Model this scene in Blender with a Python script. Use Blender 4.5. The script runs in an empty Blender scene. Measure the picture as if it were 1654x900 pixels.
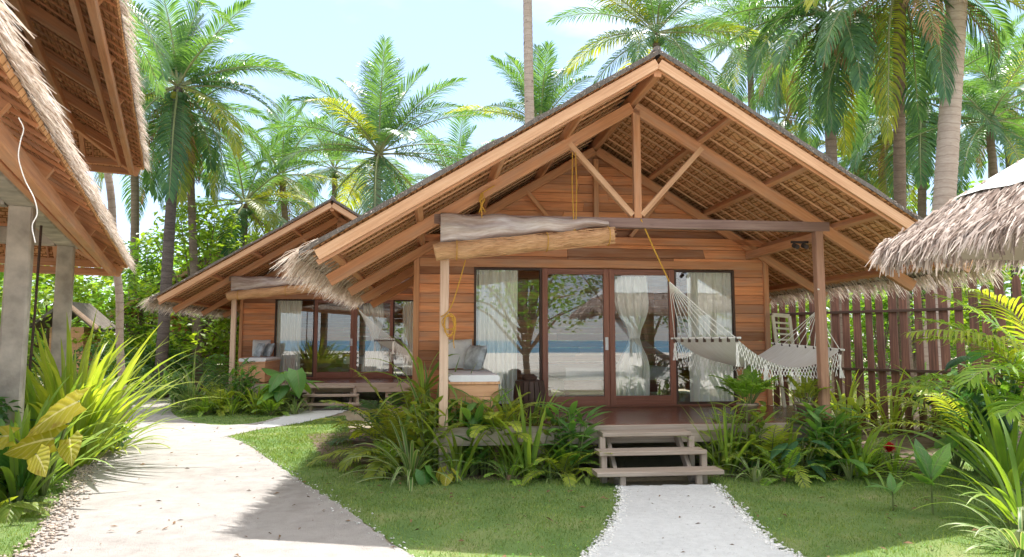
import bpy, math, random
import numpy as np
from mathutils import Vector as V, Matrix

# ------------------------------------------------------------------ camera, sky, sun, exposure
scn = bpy.context.scene
col = scn.collection
R = math.radians
F, CX, CY, H = 1100.0, 827.0, 450.0, 1.65
YAW, PIT = R(6.6), R(5.2)
cam_d = bpy.data.cameras.new('camera'); cam = bpy.data.objects.new('camera', cam_d); col.objects.link(cam)
cam_d.sensor_width = 36; cam_d.lens = 36 * F / 1654; cam_d.clip_start = .05; cam_d.clip_end = 6000
cam.location = (0, 0, H); cam.rotation_euler = (math.pi / 2 + PIT, 0, -YAW)
scn.camera = cam

SUN_EL, SUN_AZ = R(63), R(6)
world = bpy.data.worlds.new('World'); scn.world = world; world.use_nodes = True
wn, wl = world.node_tree.nodes, world.node_tree.links
wn.clear()
wo = wn.new('ShaderNodeOutputWorld'); bg = wn.new('ShaderNodeBackground')
sky = wn.new('ShaderNodeTexSky'); sky.sky_type = 'NISHITA'; sky.sun_disc = False
sky.sun_elevation = SUN_EL; sky.sun_rotation = SUN_AZ; sky.air_density = 1.0; sky.dust_density = .2; sky.ozone_density = 1.2
tc = wn.new('ShaderNodeTexCoord'); mp = wn.new('ShaderNodeMapping'); mp.inputs['Scale'].default_value = (1, 1, 2.6)
nz = wn.new('ShaderNodeTexNoise'); nz.inputs['Scale'].default_value = 2.6; nz.inputs['Detail'].default_value = 7
cr = wn.new('ShaderNodeValToRGB'); cr.color_ramp.elements[0].position = .52; cr.color_ramp.elements[1].position = .72
cr.color_ramp.elements[1].color = (.6, .6, .6, 1)
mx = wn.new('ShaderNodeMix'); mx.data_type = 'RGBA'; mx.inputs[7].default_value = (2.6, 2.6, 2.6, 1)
wl.new(tc.outputs['Generated'], mp.inputs['Vector']); wl.new(mp.outputs['Vector'], nz.inputs['Vector'])
wl.new(nz.outputs['Fac'], cr.inputs['Fac']); wl.new(cr.outputs['Color'], mx.inputs[0])
tint = wn.new('ShaderNodeMix'); tint.data_type = 'RGBA'; tint.blend_type = 'MULTIPLY'; tint.inputs[0].default_value = 1; tint.inputs[7].default_value = (1.0, .95, 1.10, 1)
wl.new(sky.outputs['Color'], tint.inputs[6]); pale = wn.new('ShaderNodeMix'); pale.data_type = 'RGBA'; pale.inputs[0].default_value = .7; pale.inputs[7].default_value = (1.22, 1.62, 1.95, 1)
wl.new(tint.outputs[2], pale.inputs[6]); wl.new(pale.outputs[2], mx.inputs[6])
# bright cloud layer added above the view for fill light, thinning towards the horizon
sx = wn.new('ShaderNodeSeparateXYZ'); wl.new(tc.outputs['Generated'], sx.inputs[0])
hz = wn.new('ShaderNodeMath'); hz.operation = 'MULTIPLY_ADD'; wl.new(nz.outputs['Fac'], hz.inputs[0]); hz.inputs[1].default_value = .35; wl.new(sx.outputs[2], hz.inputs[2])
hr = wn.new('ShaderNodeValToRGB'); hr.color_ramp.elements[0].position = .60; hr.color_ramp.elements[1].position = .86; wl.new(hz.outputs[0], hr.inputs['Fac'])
fill_veil = wn.new('ShaderNodeMix'); fill_veil.data_type = 'RGBA'; fill_veil.inputs[7].default_value = (5.3, 5.25, 5.2, 1)
wl.new(hr.outputs['Color'], fill_veil.inputs[0]); wl.new(mx.outputs[2], fill_veil.inputs[6]); wl.new(fill_veil.outputs[2], bg.inputs['Color'])
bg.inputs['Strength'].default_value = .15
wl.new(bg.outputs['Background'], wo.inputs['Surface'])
sd = bpy.data.lights.new('sun', 'SUN'); sd.energy = 2.5; sd.angle = R(.53); sd.color = (1, .965, .91)
so = bpy.data.objects.new('sun', sd); col.objects.link(so)
sdir = V((math.sin(SUN_AZ) * math.cos(SUN_EL), math.cos(SUN_AZ) * math.cos(SUN_EL), math.sin(SUN_EL)))
so.rotation_euler = (-sdir).to_track_quat('-Z', 'Y').to_euler(); so.location = (5, 40, 60)
vs = scn.view_settings
vs.view_transform = 'Standard'; vs.look = 'None'; vs.gamma = 1; vs.use_curve_mapping = False; vs.exposure = 1.72
scn.cycles.max_bounces = 8; scn.cycles.diffuse_bounces = 4; scn.cycles.transparent_max_bounces = 12
scn.cycles.use_denoising = True

# ------------------------------------------------------------------ measuring helpers
_fw = V((math.sin(YAW) * math.cos(PIT), math.cos(YAW) * math.cos(PIT), math.sin(PIT)))
_rt = V((math.cos(YAW), -math.sin(YAW), 0)); _up = _rt.cross(_fw)
CAM = V((0, 0, H))
def ray(px, py): return _fw + _rt * ((px - CX) / F) - _up * ((py - CY) / F)
def at(px, py, Y): d = ray(px, py); return CAM + d * (Y / d.y)
def gr(px, py, z=0.0): d = ray(px, py); return CAM + d * ((z - H) / d.z)
rnd = random.Random(7)
U = lambda a, b: rnd.uniform(a, b)
Z = V((0, 0, 1))

# ------------------------------------------------------------------ mesh builder
class MB:
    def __init__(s): s.v = []; s.f = []; s.uv = []; s.m = []
    def quad(s, pts, uvs=None, m=0):
        b = len(s.v); s.v.extend([tuple(p) for p in pts]); n = len(pts)
        s.f.append(tuple(range(b, b + n))); s.uv.extend(uvs if uvs else [(0, 0)] * n); s.m.append(m)
    def grid(s, rows, uvrows=None, m=0, close=False):
        b = len(s.v); nr = len(rows); nc = len(rows[0])
        for r in rows: s.v.extend([tuple(p) for p in r])
        for i in range(nr - 1):
            for j in range(nc if close else nc - 1):
                k = (j + 1) % nc
                s.f.append((b + i * nc + j, b + i * nc + k, b + (i + 1) * nc + k, b + (i + 1) * nc + j))
                if uvrows:
                    kk = j + 1
                    s.uv.extend([uvrows[i][j], uvrows[i][kk], uvrows[i + 1][kk], uvrows[i + 1][j]])
                else: s.uv.extend([(0, 0)] * 4)
                s.m.append(m)
        return b
    def beam(s, p, q, w, h, up=Z, m=0, ch=None):
        """a timber from p to q, w wide and h high, with chamfered edges; u runs along the grain"""
        p, q = V(p), V(q); d = (q - p); L = d.length; d.normalize()
        x = d.cross(up)
        if x.length < 1e-4: x = d.cross(V((1, 0, 0)))
        x.normalize(); y = x.cross(d)
        c = min(w, h) * .09 if ch is None else ch
        a, b = w / 2, h / 2
        prof = [(-a + c, -b), (a - c, -b), (a, -b + c), (a, b - c), (a - c, b), (-a + c, b), (-a, b - c), (-a, -b + c)]
        vv = [0]
        for i in range(8):
            e = (prof[(i + 1) % 8][0] - prof[i][0], prof[(i + 1) % 8][1] - prof[i][1]); vv.append(vv[-1] + math.hypot(*e))
        ou, ov = U(0, 50), U(0, 50)
        rows = [[p + x * i + y * j for i, j in prof], [q + x * i + y * j for i, j in prof]]
        uvr = [[(ou, ov + k) for k in vv], [(ou + L, ov + k) for k in vv]]
        b0 = s.grid(rows, uvr, m, close=True)
        s.f.append(tuple(b0 + k for k in range(7, -1, -1))); s.uv.extend([(ou, ov + prof[k][0]) for k in range(7, -1, -1)]); s.m.append(m)
        s.f.append(tuple(b0 + 8 + k for k in range(8))); s.uv.extend([(ou, ov + prof[k][0]) for k in range(8)]); s.m.append(m)
    def box(s, x0, x1, y0, y1, z0, z1, m=0, ch=None):
        dx, dy, dz = x1 - x0, y1 - y0, z1 - z0
        if dx >= dy and dx >= dz: s.beam((x0, (y0 + y1) / 2, (z0 + z1) / 2), (x1, (y0 + y1) / 2, (z0 + z1) / 2), dy, dz, Z, m, ch)
        elif dy >= dz: s.beam(((x0 + x1) / 2, y0, (z0 + z1) / 2), ((x0 + x1) / 2, y1, (z0 + z1) / 2), dx, dz, Z, m, ch)
        else: s.beam(((x0 + x1) / 2, (y0 + y1) / 2, z0), ((x0 + x1) / 2, (y0 + y1) / 2, z1), dx, dy, V((0, 1, 0)), m, ch)
    def tube(s, pts, rad, n=8, m=0, cap=True):
        pts = [V(p) for p in pts]; rows = []; uvr = []; L = 0
        ref = V((0, 1, 0)) if abs((pts[-1] - pts[0]).normalized().y) < .9 else V((1, 0, 0))
        for i, p in enumerate(pts):
            t = (pts[min(i + 1, len(pts) - 1)] - pts[max(i - 1, 0)]).normalized()
            x = t.cross(ref)
            if x.length < 1e-3: x = t.cross(Z)
            x.normalize(); y = x.cross(t)
            if i: L += (pts[i] - pts[i - 1]).length
            r = rad[i] if hasattr(rad, '__len__') else rad
            rows.append([p + x * (r * math.cos(2 * math.pi * k / n)) + y * (r * math.sin(2 * math.pi * k / n)) for k in range(n)])
            uvr.append([(k / n, L) for k in range(n + 1)])
        b = s.grid(rows, uvr, m, close=True)
        if cap:
            s.f.append(tuple(b + k for k in range(n - 1, -1, -1))); s.uv.extend([(0, 0)] * n); s.m.append(m)
            e = b + (len(pts) - 1) * n
            s.f.append(tuple(e + k for k in range(n))); s.uv.extend([(0, L)] * n); s.m.append(m)
    def lathe(s, c, prof, n=20, m=0):
        c = V(c)
        rows = [[c + V((r * math.cos(2 * math.pi * k / n), r * math.sin(2 * math.pi * k / n), z)) for k in range(n)] for r, z in prof]
        uvr = [[(k / n, z) for k in range(n + 1)] for r, z in prof]
        s.grid(rows, uvr, m, close=True)
    def build(s, name, mats, parent=None, smooth=False):
        me = bpy.data.meshes.new(name)
        v = s.v
        if parent is not None:
            r = parent
            while r.parent: r = r.parent
            lx, ly, lz = r.location
            if r.rotation_euler.z == 0: v = [(a - lx, b - ly, c - lz) for a, b, c in v]
        me.from_pydata(v, [], s.f)
        ul = me.uv_layers.new(name='UVMap')
        ul.data.foreach_set('uv', np.array(s.uv, dtype=np.float32).ravel())
        if not isinstance(mats, (list, tuple)): mats = [mats]
        for m in mats: me.materials.append(m)
        me.polygons.foreach_set('material_index', np.array(s.m, dtype=np.int32))
        if smooth: me.polygons.foreach_set('use_smooth', np.ones(len(s.f), dtype=bool))
        me.update()
        o = bpy.data.objects.new(name, me); col.objects.link(o)
        if parent is not None: o.parent = parent
        return o

def tag(o, label=None, cat=None, group=None, kind=None):
    if label: o['label'] = label
    if cat: o['category'] = cat
    if group: o['group'] = group
    if kind: o['kind'] = kind
    return o
def thing(name, loc, label, cat, group=None, rz=0):
    o = bpy.data.objects.new(name, None); col.objects.link(o); o.location = loc; o.rotation_euler = (0, 0, rz)
    o.empty_display_size = .2
    return tag(o, label, cat, group)
def dup(o, off, label=None, group=None, parent=None):
    c = o.copy(); col.objects.link(c)
    if parent is None: c.location = V(o.location) + V(off)
    else: c.parent = parent
    if label: c['label'] = label
    if group: c['group'] = group
    for ch in o.children: dup(ch, off, parent=c)
    return c

def curve(pts, k=6):
    pts = [V(p) for p in pts]; out = []; e = [pts[0] * 2 - pts[1]] + pts + [pts[-1] * 2 - pts[-2]]
    for i in range(1, len(e) - 2):
        a, b, c, d = e[i - 1], e[i], e[i + 1], e[i + 2]
        for j in range(k):
            t = j / k; out.append(.5 * (2 * b + (c - a) * t + (2 * a - 5 * b + 4 * c - d) * t * t + (3 * b - a - 3 * c + d) * t ** 3))
    return out + [pts[-1]]

# ------------------------------------------------------------------ materials
def newmat(name):
    m = bpy.data.materials.new(name); m.use_nodes = True
    n, l = m.node_tree.nodes, m.node_tree.links
    return m, n, l, n['Principled BSDF']
def c4(c): return (c[0], c[1], c[2], 1)
def ramp(n, stops):
    r = n.new('ShaderNodeValToRGB'); e = r.color_ramp.elements
    e[0].position, e[0].color = stops[0][0], c4(stops[0][1])
    e[1].position, e[1].color = stops[-1][0], c4(stops[-1][1])
    for p, c in stops[1:-1]:
        k = e.new(p); k.color = c4(c)
    return r
def mixc(n, l, a, b, fac, mode='MIX'):
    x = n.new('ShaderNodeMix'); x.data_type = 'RGBA'; x.blend_type = mode
    for s_, val in ((6, a), (7, b), (0, fac)):
        if isinstance(val, (int, float)): x.inputs[s_].default_value = val
        elif isinstance(val, (tuple, list)): x.inputs[s_].default_value = c4(val)
        else: l.new(val, x.inputs[s_])
    return x.outputs[2]
def math_(n, l, op, a, b=0.0):
    x = n.new('ShaderNodeMath'); x.operation = op
    for i, val in enumerate((a, b)):
        if isinstance(val, (int, float)): x.inputs[i].default_value = val
        else: l.new(val, x.inputs[i])
    return x.outputs[0]
def noise(n, l, vec, scale, detail=4, sc=None, rough=.55):
    if sc is not None:
        mp = n.new('ShaderNodeMapping'); mp.inputs['Scale'].default_value = sc; l.new(vec, mp.inputs['Vector']); vec = mp.outputs['Vector']
    t = n.new('ShaderNodeTexNoise'); t.inputs['Scale'].default_value = scale; t.inputs['Detail'].default_value = detail; t.inputs['Roughness'].default_value = rough
    l.new(vec, t.inputs['Vector']); return t.outputs['Fac']
def bump(n, l, p, h, strength=.3, dist=.01):
    b = n.new('ShaderNodeBump'); b.inputs['Strength'].default_value = strength; b.inputs['Distance'].default_value = dist
    l.new(h, b.inputs['Height']); l.new(b.outputs['Normal'], p.inputs['Normal'])

def wood(name, dark, mid, light, rough=.6, spread=.5, wear=None, spec=.35):
    m, n, l, p = newmat(name)
    uv = n.new('ShaderNodeTexCoord').outputs['UV']
    g = noise(n, l, uv, 1.0, 5, (1.6, 38, 1), .62)
    big = noise(n, l, uv, 1.0, 3, (.9, 5, 1))
    rp = ramp(n, [(.28, dark), (.5, mid), (.74, light)])
    l.new(math_(n, l, 'ADD', math_(n, l, 'MULTIPLY', g, .6), math_(n, l, 'MULTIPLY', big, .4)), rp.inputs['Fac'])
    isl = n.new('ShaderNodeNewGeometry').outputs['Random Per Island']
    rr = ramp(n, [(0, (1 - spread,) * 3), (.5, (1, 1, 1)), (1, (1 + spread * .55, 1 + spread * .5, 1 + spread * .42))]); l.new(isl, rr.inputs['Fac'])
    c = mixc(n, l, rp.outputs['Color'], rr.outputs['Color'], 1.0, 'MULTIPLY')
    # knots and stains of their own shape
    kn = noise(n, l, uv, 1.0, 2, (3.0, 12, 1)); kr = ramp(n, [(.68, (0, 0, 0)), (.78, (1, 1, 1))]); l.new(kn, kr.inputs['Fac'])
    c = mixc(n, l, c, tuple(x * .55 for x in dark), math_(n, l, 'MULTIPLY', kr.outputs['Color'], .55))
    if wear:
        wz = noise(n, l, uv, 1.0, 4, (1.1, 7, 1)); wr = ramp(n, [(.45, (0, 0, 0)), (.7, (1, 1, 1))]); l.new(wz, wr.inputs['Fac'])
        c = mixc(n, l, c, wear, math_(n, l, 'MULTIPLY', wr.outputs['Color'], .55))
    l.new(c, p.inputs['Base Color']); p.inputs['Roughness'].default_value = rough; p.inputs['Specular IOR Level'].default_value = spec
    bump(n, l, p, g, .5, .006)
    return m
M = {}
M['plank'] = wood('red timber planks', (.34, .115, .045), (.64, .255, .105), (.80, .40, .20), .55, .62, (.40, .25, .175))
M['timber'] = wood('roof timber', (.36, .145, .064), (.57, .26, .12), (.70, .375, .20), .6, .3, (.46, .31, .22))
M['timber_pale'] = wood('pale verge timber', (.46, .22, .11), (.65, .37, .205), (.78, .51, .325), .65, .15)
M['timber_grey'] = wood('weathered timber', (.235, .18, .14), (.385, .31, .255), (.51, .43, .365), .75, .25)
M['post'] = wood('pale post', (.48, .29, .19), (.65, .45, .32), (.76, .58, .45), .7, .15)  # paler timber tone for the left porch post and the shed pole
M['mahogany'] = wood('door mahogany', (.16, .058, .036), (.27, .105, .065), (.37, .16, .105), .38, .2)
M['deck'] = wood('varnished deck boards', (.09, .034, .022), (.17, .07, .044), (.26, .12, .08), .22, .35, spec=.5)
M['darkwood'] = wood('dark wood', (.03, .016, .011), (.075, .042, .03), (.14, .085, .062), .6, .3)
M['fence'] = wood('fence boards', (.04, .022, .018), (.15, .072, .052), (.36, .165, .11), .7, .85)
M['bench'] = wood('bench planks', (.50, .23, .11), (.66, .36, .19), (.74, .46, .27), .55, .12)

def plain(name, colr, rough=.6, nscale=8, amt=.25, bstr=.15, spec=.3, coord='Object'):
    m, n, l, p = newmat(name)
    co = n.new('ShaderNodeTexCoord').outputs[coord]
    f = noise(n, l, co, nscale, 6)
    r = ramp(n, [(.3, tuple(x * (1 - amt) for x in colr)), (.7, tuple(min(1, x * (1 + amt * .6)) for x in colr))]); l.new(f, r.inputs['Fac'])
    l.new(r.outputs['Color'], p.inputs['Base Color']); p.inputs['Roughness'].default_value = rough; p.inputs['Specular IOR Level'].default_value = spec
    if bstr: bump(n, l, p, noise(n, l, co, nscale * 6, 4), bstr, .01)
    return m
M['concrete'] = plain('raw concrete', (.50, .44, .375), .85, 3.4, .42, .5)
M['cushion'] = plain('grey white cushion', (.80, .79, .79), .9, 6, .08, .15)
M['pillow'] = plain('pale woven pillow', (.72, .69, .64), .9, 20, .12, .2)
M['pillow_pat'] = plain('patterned grey pillow', (.50, .53, .54), .9, 9, .5, .2)
M['plastic'] = plain('rolled clear plastic', (.46, .345, .28), .3, 5, .45, .1, .6)
def plastic():
    m, n, l, p = newmat('rolled clear plastic sheet')
    uv = n.new('ShaderNodeTexCoord').outputs['UV']
    f = noise(n, l, uv, 1, 5, (1.6, 9, 1), .65); r = ramp(n, [(.32, (.26, .17, .13)), (.5, (.46, .35, .29)), (.66, (.66, .58, .53)), (.74, (.85, .82, .80))]); l.new(f, r.inputs['Fac'])
    l.new(r.outputs['Color'], p.inputs['Base Color']); p.inputs['Roughness'].default_value = .13; p.inputs['Specular IOR Level'].default_value = .8
    bump(n, l, p, f, .35, .03)
    return m
M['plastic'] = plastic()
def cloth2():
    m, n, l, p = newmat('cotton hammock cloth')
    uv = n.new('ShaderNodeTexCoord').outputs['UV']
    f = noise(n, l, uv, 1, 3, (60, 8, 1)); r = ramp(n, [(.3, (.80, .77, .70)), (.7, (.93, .91, .86))]); l.new(f, r.inputs['Fac'])
    l.new(r.outputs['Color'], p.inputs['Base Color']); p.inputs['Roughness'].default_value = .95
    t = n.new('ShaderNodeBsdfTranslucent'); l.new(r.outputs['Color'], t.inputs['Color'])
    ms = n.new('ShaderNodeMixShader'); ms.inputs[0].default_value = .2; l.new(p.outputs[0], ms.inputs[1]); l.new(t.outputs[0], ms.inputs[2])
    l.new(ms.outputs[0], n['Material Output'].inputs['Surface']); bump(n, l, p, f, .4, .004)
    return m
M['hammock'] = cloth2()
M['beam_brown'] = wood('dark porch beam', (.15, .085, .065), (.26, .16, .13), (.38, .26, .21), .65, .2)
M['post_brown'] = wood('brown porch post', (.24, .12, .075), (.40, .215, .14), (.52, .31, .21), .6, .2)
M['rope'] = plain('yellow rope', (.62, .33, .05), .8, 60, .2, .3)
M['cord'] = plain('cotton cord', (.92, .89, .83), .9, 40, .1, .2)
M['pot'] = plain('terracotta grey pot', (.45, .33, .26), .8, 9, .3, .3)
M['metal'] = plain('white painted metal', (.75, .74, .72), .35, 8, .1, 0)
M['white'] = plain('white linen', (.78, .77, .75), .9, 7, .06, .1)
M['cream'] = plain('cream painted slats', (.66, .60, .46), .6, 9, .1, .1)
M['sheet'] = plain('pale grey roof sheet', (.60, .615, .62), .8, 4, .12, .2)
M['flower'] = plain('red flower', (.55, .02, .02), .5, 20, .4, .1)
M['soil'] = plain('garden soil', (.16, .115, .085), .95, 5, .5, .6)
M['stone'] = plain('border pebbles', (.52, .43, .36), .9, 12, .35, .3)
M['coral'] = plain('white coral chips', (.74, .73, .71), .9, 14, .25, .3)
M['litter'] = plain('dry fallen leaves', (.20, .12, .06), .9, 15, .5, .1)
M['rough_wall'] = plain('dark wall', (.05, .035, .028), .8, 4, .4, .2)

def cloth_mat():
    m, n, l, p = newmat('beige curtain cloth')
    uv = n.new('ShaderNodeTexCoord').outputs['UV']
    f = noise(n, l, uv, 1, 3, (140, 6, 1)); r = ramp(n, [(.3, (.86, .81, .71)), (.7, (.93, .90, .82))]); l.new(f, r.inputs['Fac'])
    l.new(r.outputs['Color'], p.inputs['Base Color']); p.inputs['Roughness'].default_value = .95
    return m
M['curtain'] = cloth_mat()

def thatch_under():
    """layered palm shingles seen from below: strands run down the slope (v), rows across (u)"""
    m, n, l, p = newmat('palm shingle lining')
    uv = n.new('ShaderNodeTexCoord').outputs['UV']
    strand = noise(n, l, uv, 1, 4, (70, 9, 1)); patch = noise(n, l, uv, 1, 4, (5, 7, 1))
    rp = ramp(n, [(.25, (.48, .225, .10)), (.5, (.78, .43, .21)), (.75, (.90, .60, .34))])
    l.new(math_(n, l, 'ADD', math_(n, l, 'MULTIPLY', strand, .55), math_(n, l, 'MULTIPLY', patch, .45)), rp.inputs['Fac'])
    b = n.new('ShaderNodeTexBrick'); b.inputs['Scale'].default_value = 1; b.inputs['Brick Width'].default_value = .10; b.inputs['Row Height'].default_value = .075
    b.inputs['Mortar Size'].default_value = .011; b.inputs['Mortar Smooth'].default_value = .3
    b.inputs['Color1'].default_value = (1, 1, 1, 1); b.inputs['Color2'].default_value = (.80, .78, .74, 1); b.inputs['Mortar'].default_value = (.38, .29, .22, 1)
    wob = n.new('ShaderNodeVectorMath'); wob.operation = 'ADD'
    nv = n.new('ShaderNodeTexNoise'); nv.inputs['Scale'].default_value = 6; l.new(uv, nv.inputs['Vector'])
    sc = n.new('ShaderNodeVectorMath'); sc.operation = 'SCALE'; sc.inputs['Scale'].default_value = .034; l.new(nv.outputs['Color'], sc.inputs[0])
    l.new(uv, wob.inputs[0]); l.new(sc.outputs[0], wob.inputs[1]); l.new(wob.outputs[0], b.inputs['Vector'])
    c = mixc(n, l, rp.outputs['Color'], b.outputs['Color'], .9, 'MULTIPLY')
    l.new(c, p.inputs['Base Color']); p.inputs['Roughness'].default_value = .85; p.inputs['Specular IOR Level'].default_value = .15
    bump(n, l, p, strand, .5, .01)
    return m
M['thatch_in'] = thatch_under()
def thatch_top(name, a, b_, c_):
    m, n, l, p = newmat(name)
    uv = n.new('ShaderNodeTexCoord').outputs['UV']
    s = noise(n, l, uv, 1, 5, (60, 4, 1), .65); q = noise(n, l, uv, 1, 4, (3, 3, 1))
    rp = ramp(n, [(.28, a), (.5, b_), (.75, c_)]); l.new(math_(n, l, 'ADD', math_(n, l, 'MULTIPLY', s, .65), math_(n, l, 'MULTIPLY', q, .35)), rp.inputs['Fac'])
    l.new(rp.outputs['Color'], p.inputs['Base Color']); p.inputs['Roughness'].default_value = .95; p.inputs['Specular IOR Level'].default_value = .1
    bump(n, l, p, s, .8, .02)
    return m
M['thatch_out'] = thatch_top('weathered grey thatch', (.085, .072, .064), (.18, .155, .135), (.31, .27, .235))
def strand_mat(name, stops):
    m, n, l, p = newmat(name)
    isl = n.new('ShaderNodeNewGeometry').outputs['Random Per Island']
    r = ramp(n, stops); l.new(isl, r.inputs['Fac'])
    l.new(r.outputs['Color'], p.inputs['Base Color']); p.inputs['Roughness'].default_value = .9; p.inputs['Specular IOR Level'].default_value = .15
    tr = n.new('ShaderNodeBsdfTranslucent'); l.new(r.outputs['Color'], tr.inputs['Color'])
    ms = n.new('ShaderNodeMixShader'); ms.inputs[0].default_value = .3
    l.new(p.outputs[0], ms.inputs[1]); l.new(tr.outputs[0], ms.inputs[2]); l.new(ms.outputs[0], n['Material Output'].inputs['Surface'])
    return m
M['fringe'] = strand_mat('dry thatch fringe', [(0, (.40, .29, .21)), (.4, (.66, .54, .44)), (1, (.86, .78, .70))])
M['fringe_grey'] = strand_mat('grey dry thatch', [(0, (.24, .175, .145)), (.4, (.48, .39, .34)), (1, (.70, .61, .55))])

def bamboo():
    m, n, l, p = newmat('split bamboo blind')
    uv = n.new('ShaderNodeTexCoord').outputs['UV']
    s = noise(n, l, uv, 1, 4, (8, 120, 1)); rp = ramp(n, [(.3, (.46, .22, .095)), (.55, (.76, .43, .21)), (.75, (.86, .58, .34))]); l.new(s, rp.inputs['Fac'])
    l.new(rp.outputs['Color'], p.inputs['Base Color']); p.inputs['Roughness'].default_value = .6; bump(n, l, p, s, .9, .02)
    return m
M['bamboo'] = bamboo()

def glass_mat():
    m, n, l, p = newmat('window glass'); n.remove(p)
    t = n.new('ShaderNodeBsdfTransparent'); t.inputs['Color'].default_value = (.97, .985, .98, 1)
    g = n.new('ShaderNodeBsdfGlossy'); g.inputs['Roughness'].default_value = .0; g.inputs['Color'].default_value = (.95, .97, 1, 1)
    fr = n.new('ShaderNodeLayerWeight'); fr.inputs['Blend'].default_value = .5
    f = math_(n, l, 'ADD', math_(n, l, 'MULTIPLY', math_(n, l, 'POWER', fr.outputs['Facing'], 5.0), .85), .085)
    ms = n.new('ShaderNodeMixShader'); l.new(f, ms.inputs[0]); l.new(t.outputs[0], ms.inputs[1]); l.new(g.outputs[0], ms.inputs[2])
    l.new(ms.outputs[0], n['Material Output'].inputs['Surface'])
    return m
M['glass'] = glass_mat()

def leaf(name, a, b, tcol=None, tr=.42, rough=.42, rib=None, margin=None, spec=.45, vein=0, spots=None):
    """leaf tissue: colour varies leaf by leaf, light passes through; uv: u across 0..1, v along"""
    m, n, l, p = newmat(name)
    isl = n.new('ShaderNodeNewGeometry').outputs['Random Per Island']
    r = ramp(n, [(0, a), (1, b)]); l.new(isl, r.inputs['Fac']); c = r.outputs['Color']
    co = n.new('ShaderNodeTexCoord')
    nz_ = noise(n, l, co.outputs['Object'], 2.2, 3)
    rr = ramp(n, [(.3, (.72, .78, .7)), (.7, (1.25, 1.18, 1.0))]); l.new(nz_, rr.inputs['Fac'])
    c = mixc(n, l, c, rr.outputs['Color'], 1.0, 'MULTIPLY')
    if rib or margin:
        sp = n.new('ShaderNodeSeparateXYZ'); l.new(co.outputs['UV'], sp.inputs[0])
        dd = math_(n, l, 'ABSOLUTE', math_(n, l, 'SUBTRACT', sp.outputs[0], .5))
        if margin: c = mixc(n, l, c, margin, math_(n, l, 'GREATER_THAN', dd, .27))
        if vein:
            w_ = math_(n, l, 'SINE', math_(n, l, 'MULTIPLY', math_(n, l, 'SUBTRACT', sp.outputs[1], math_(n, l, 'MULTIPLY', dd, .55)), vein))
            vr = ramp(n, [(.86, (0, 0, 0)), (.97, (1, 1, 1))]); l.new(math_(n, l, 'ADD', math_(n, l, 'MULTIPLY', w_, .5), .5), vr.inputs['Fac'])
            c = mixc(n, l, c, rib, math_(n, l, 'MULTIPLY', vr.outputs['Color'], .28))
            bump(n, l, p, w_, .35, .006)
        if spots:
            sn = ramp(n, [(.60, (0, 0, 0)), (.72, (1, 1, 1))]); l.new(noise(n, l, co.outputs['Object'], 9, 4), sn.inputs['Fac'])
            c = mixc(n, l, c, spots, math_(n, l, 'MULTIPLY', sn.outputs['Color'], .7))
        if rib: c = mixc(n, l, c, rib, math_(n, l, 'LESS_THAN', dd, .035))
    l.new(c, p.inputs['Base Color']); p.inputs['Roughness'].default_value = rough; p.inputs['Specular IOR Level'].default_value = spec
    t = n.new('ShaderNodeBsdfTranslucent')
    tc_ = tcol if tcol else (1.9, 1.75, .55)
    l.new(mixc(n, l, c, tc_, 1.0, 'MULTIPLY'), t.inputs['Color'])
    ms = n.new('ShaderNodeMixShader'); ms.inputs[0].default_value = tr
    l.new(p.outputs[0], ms.inputs[1]); l.new(t.outputs[0], ms.inputs[2]); l.new(ms.outputs[0], n['Material Output'].inputs['Surface'])
    return m
G = {}
G['palm'] = leaf('coconut leaflet', (.055, .145, .085), (.115, .235, .125), (2.05, 1.8, .45), .42, .33)
G['palm_yellow'] = leaf('yellowing coconut leaflet', (0.156, 0.234, 0.046), (0.364, 0.377, 0.065), (2.0, 1.8, .45), .45)
G['palm_dead'] = leaf('dead brown frond', (0.221, 0.128, 0.068), (0.425, 0.264, 0.145), (1.2, 1.0, .7), .25, .8)
G['rachis'] = plain('frond stalk', (.30, .31, .15), .5, 6, .2, .1)
G['bush'] = leaf('bush leaf', (0.093, 0.212, 0.051), (0.221, 0.374, 0.085), (2.0, 1.9, .5), .45)
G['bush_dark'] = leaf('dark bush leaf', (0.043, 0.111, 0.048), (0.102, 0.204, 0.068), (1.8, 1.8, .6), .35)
G['bush_lime'] = leaf('lime bush leaf', (0.156, 0.273, 0.046), (0.312, 0.429, 0.078), (1.9, 1.8, .5), .48)
G['strap'] = leaf('strap leaf', (0.179, 0.311, 0.075), (0.357, 0.498, 0.112), (1.9, 1.8, .5), .42, rib=(.20, .28, .10))
G['strap_lime'] = leaf('lime strap leaf', (0.221, 0.325, 0.058), (0.390, 0.468, 0.098), (1.7, 1.6, .5), .48, rib=(.36, .40, .14))
G['strap_var'] = leaf('white edged strap leaf', (0.119, 0.255, 0.085), (0.221, 0.357, 0.119), (1.5, 1.5, .7), .38, margin=(.44, .47, .25))
G['broad'] = leaf('broad leaf', (0.095, 0.239, 0.075), (0.203, 0.394, 0.102), (1.9, 1.8, .5), .4, .35, rib=(.17, .26, .10), vein=60)
G['broad_lime'] = leaf('lime broad leaf', (0.182, 0.286, 0.052), (0.338, 0.416, 0.078), (1.8, 1.7, .5), .45, rib=(.34, .38, .14), vein=60, spots=(.30, .24, .06))
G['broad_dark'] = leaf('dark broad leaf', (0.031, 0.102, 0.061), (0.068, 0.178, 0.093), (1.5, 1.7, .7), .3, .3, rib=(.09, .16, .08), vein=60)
G['yellow'] = leaf('yellowed elephant ear leaf', (.42, .40, .04), (.66, .60, .10), (1.3, 1.2, .5), .45, .45, rib=(.74, .70, .34), vein=38, spots=(.34, .22, .06))
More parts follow.
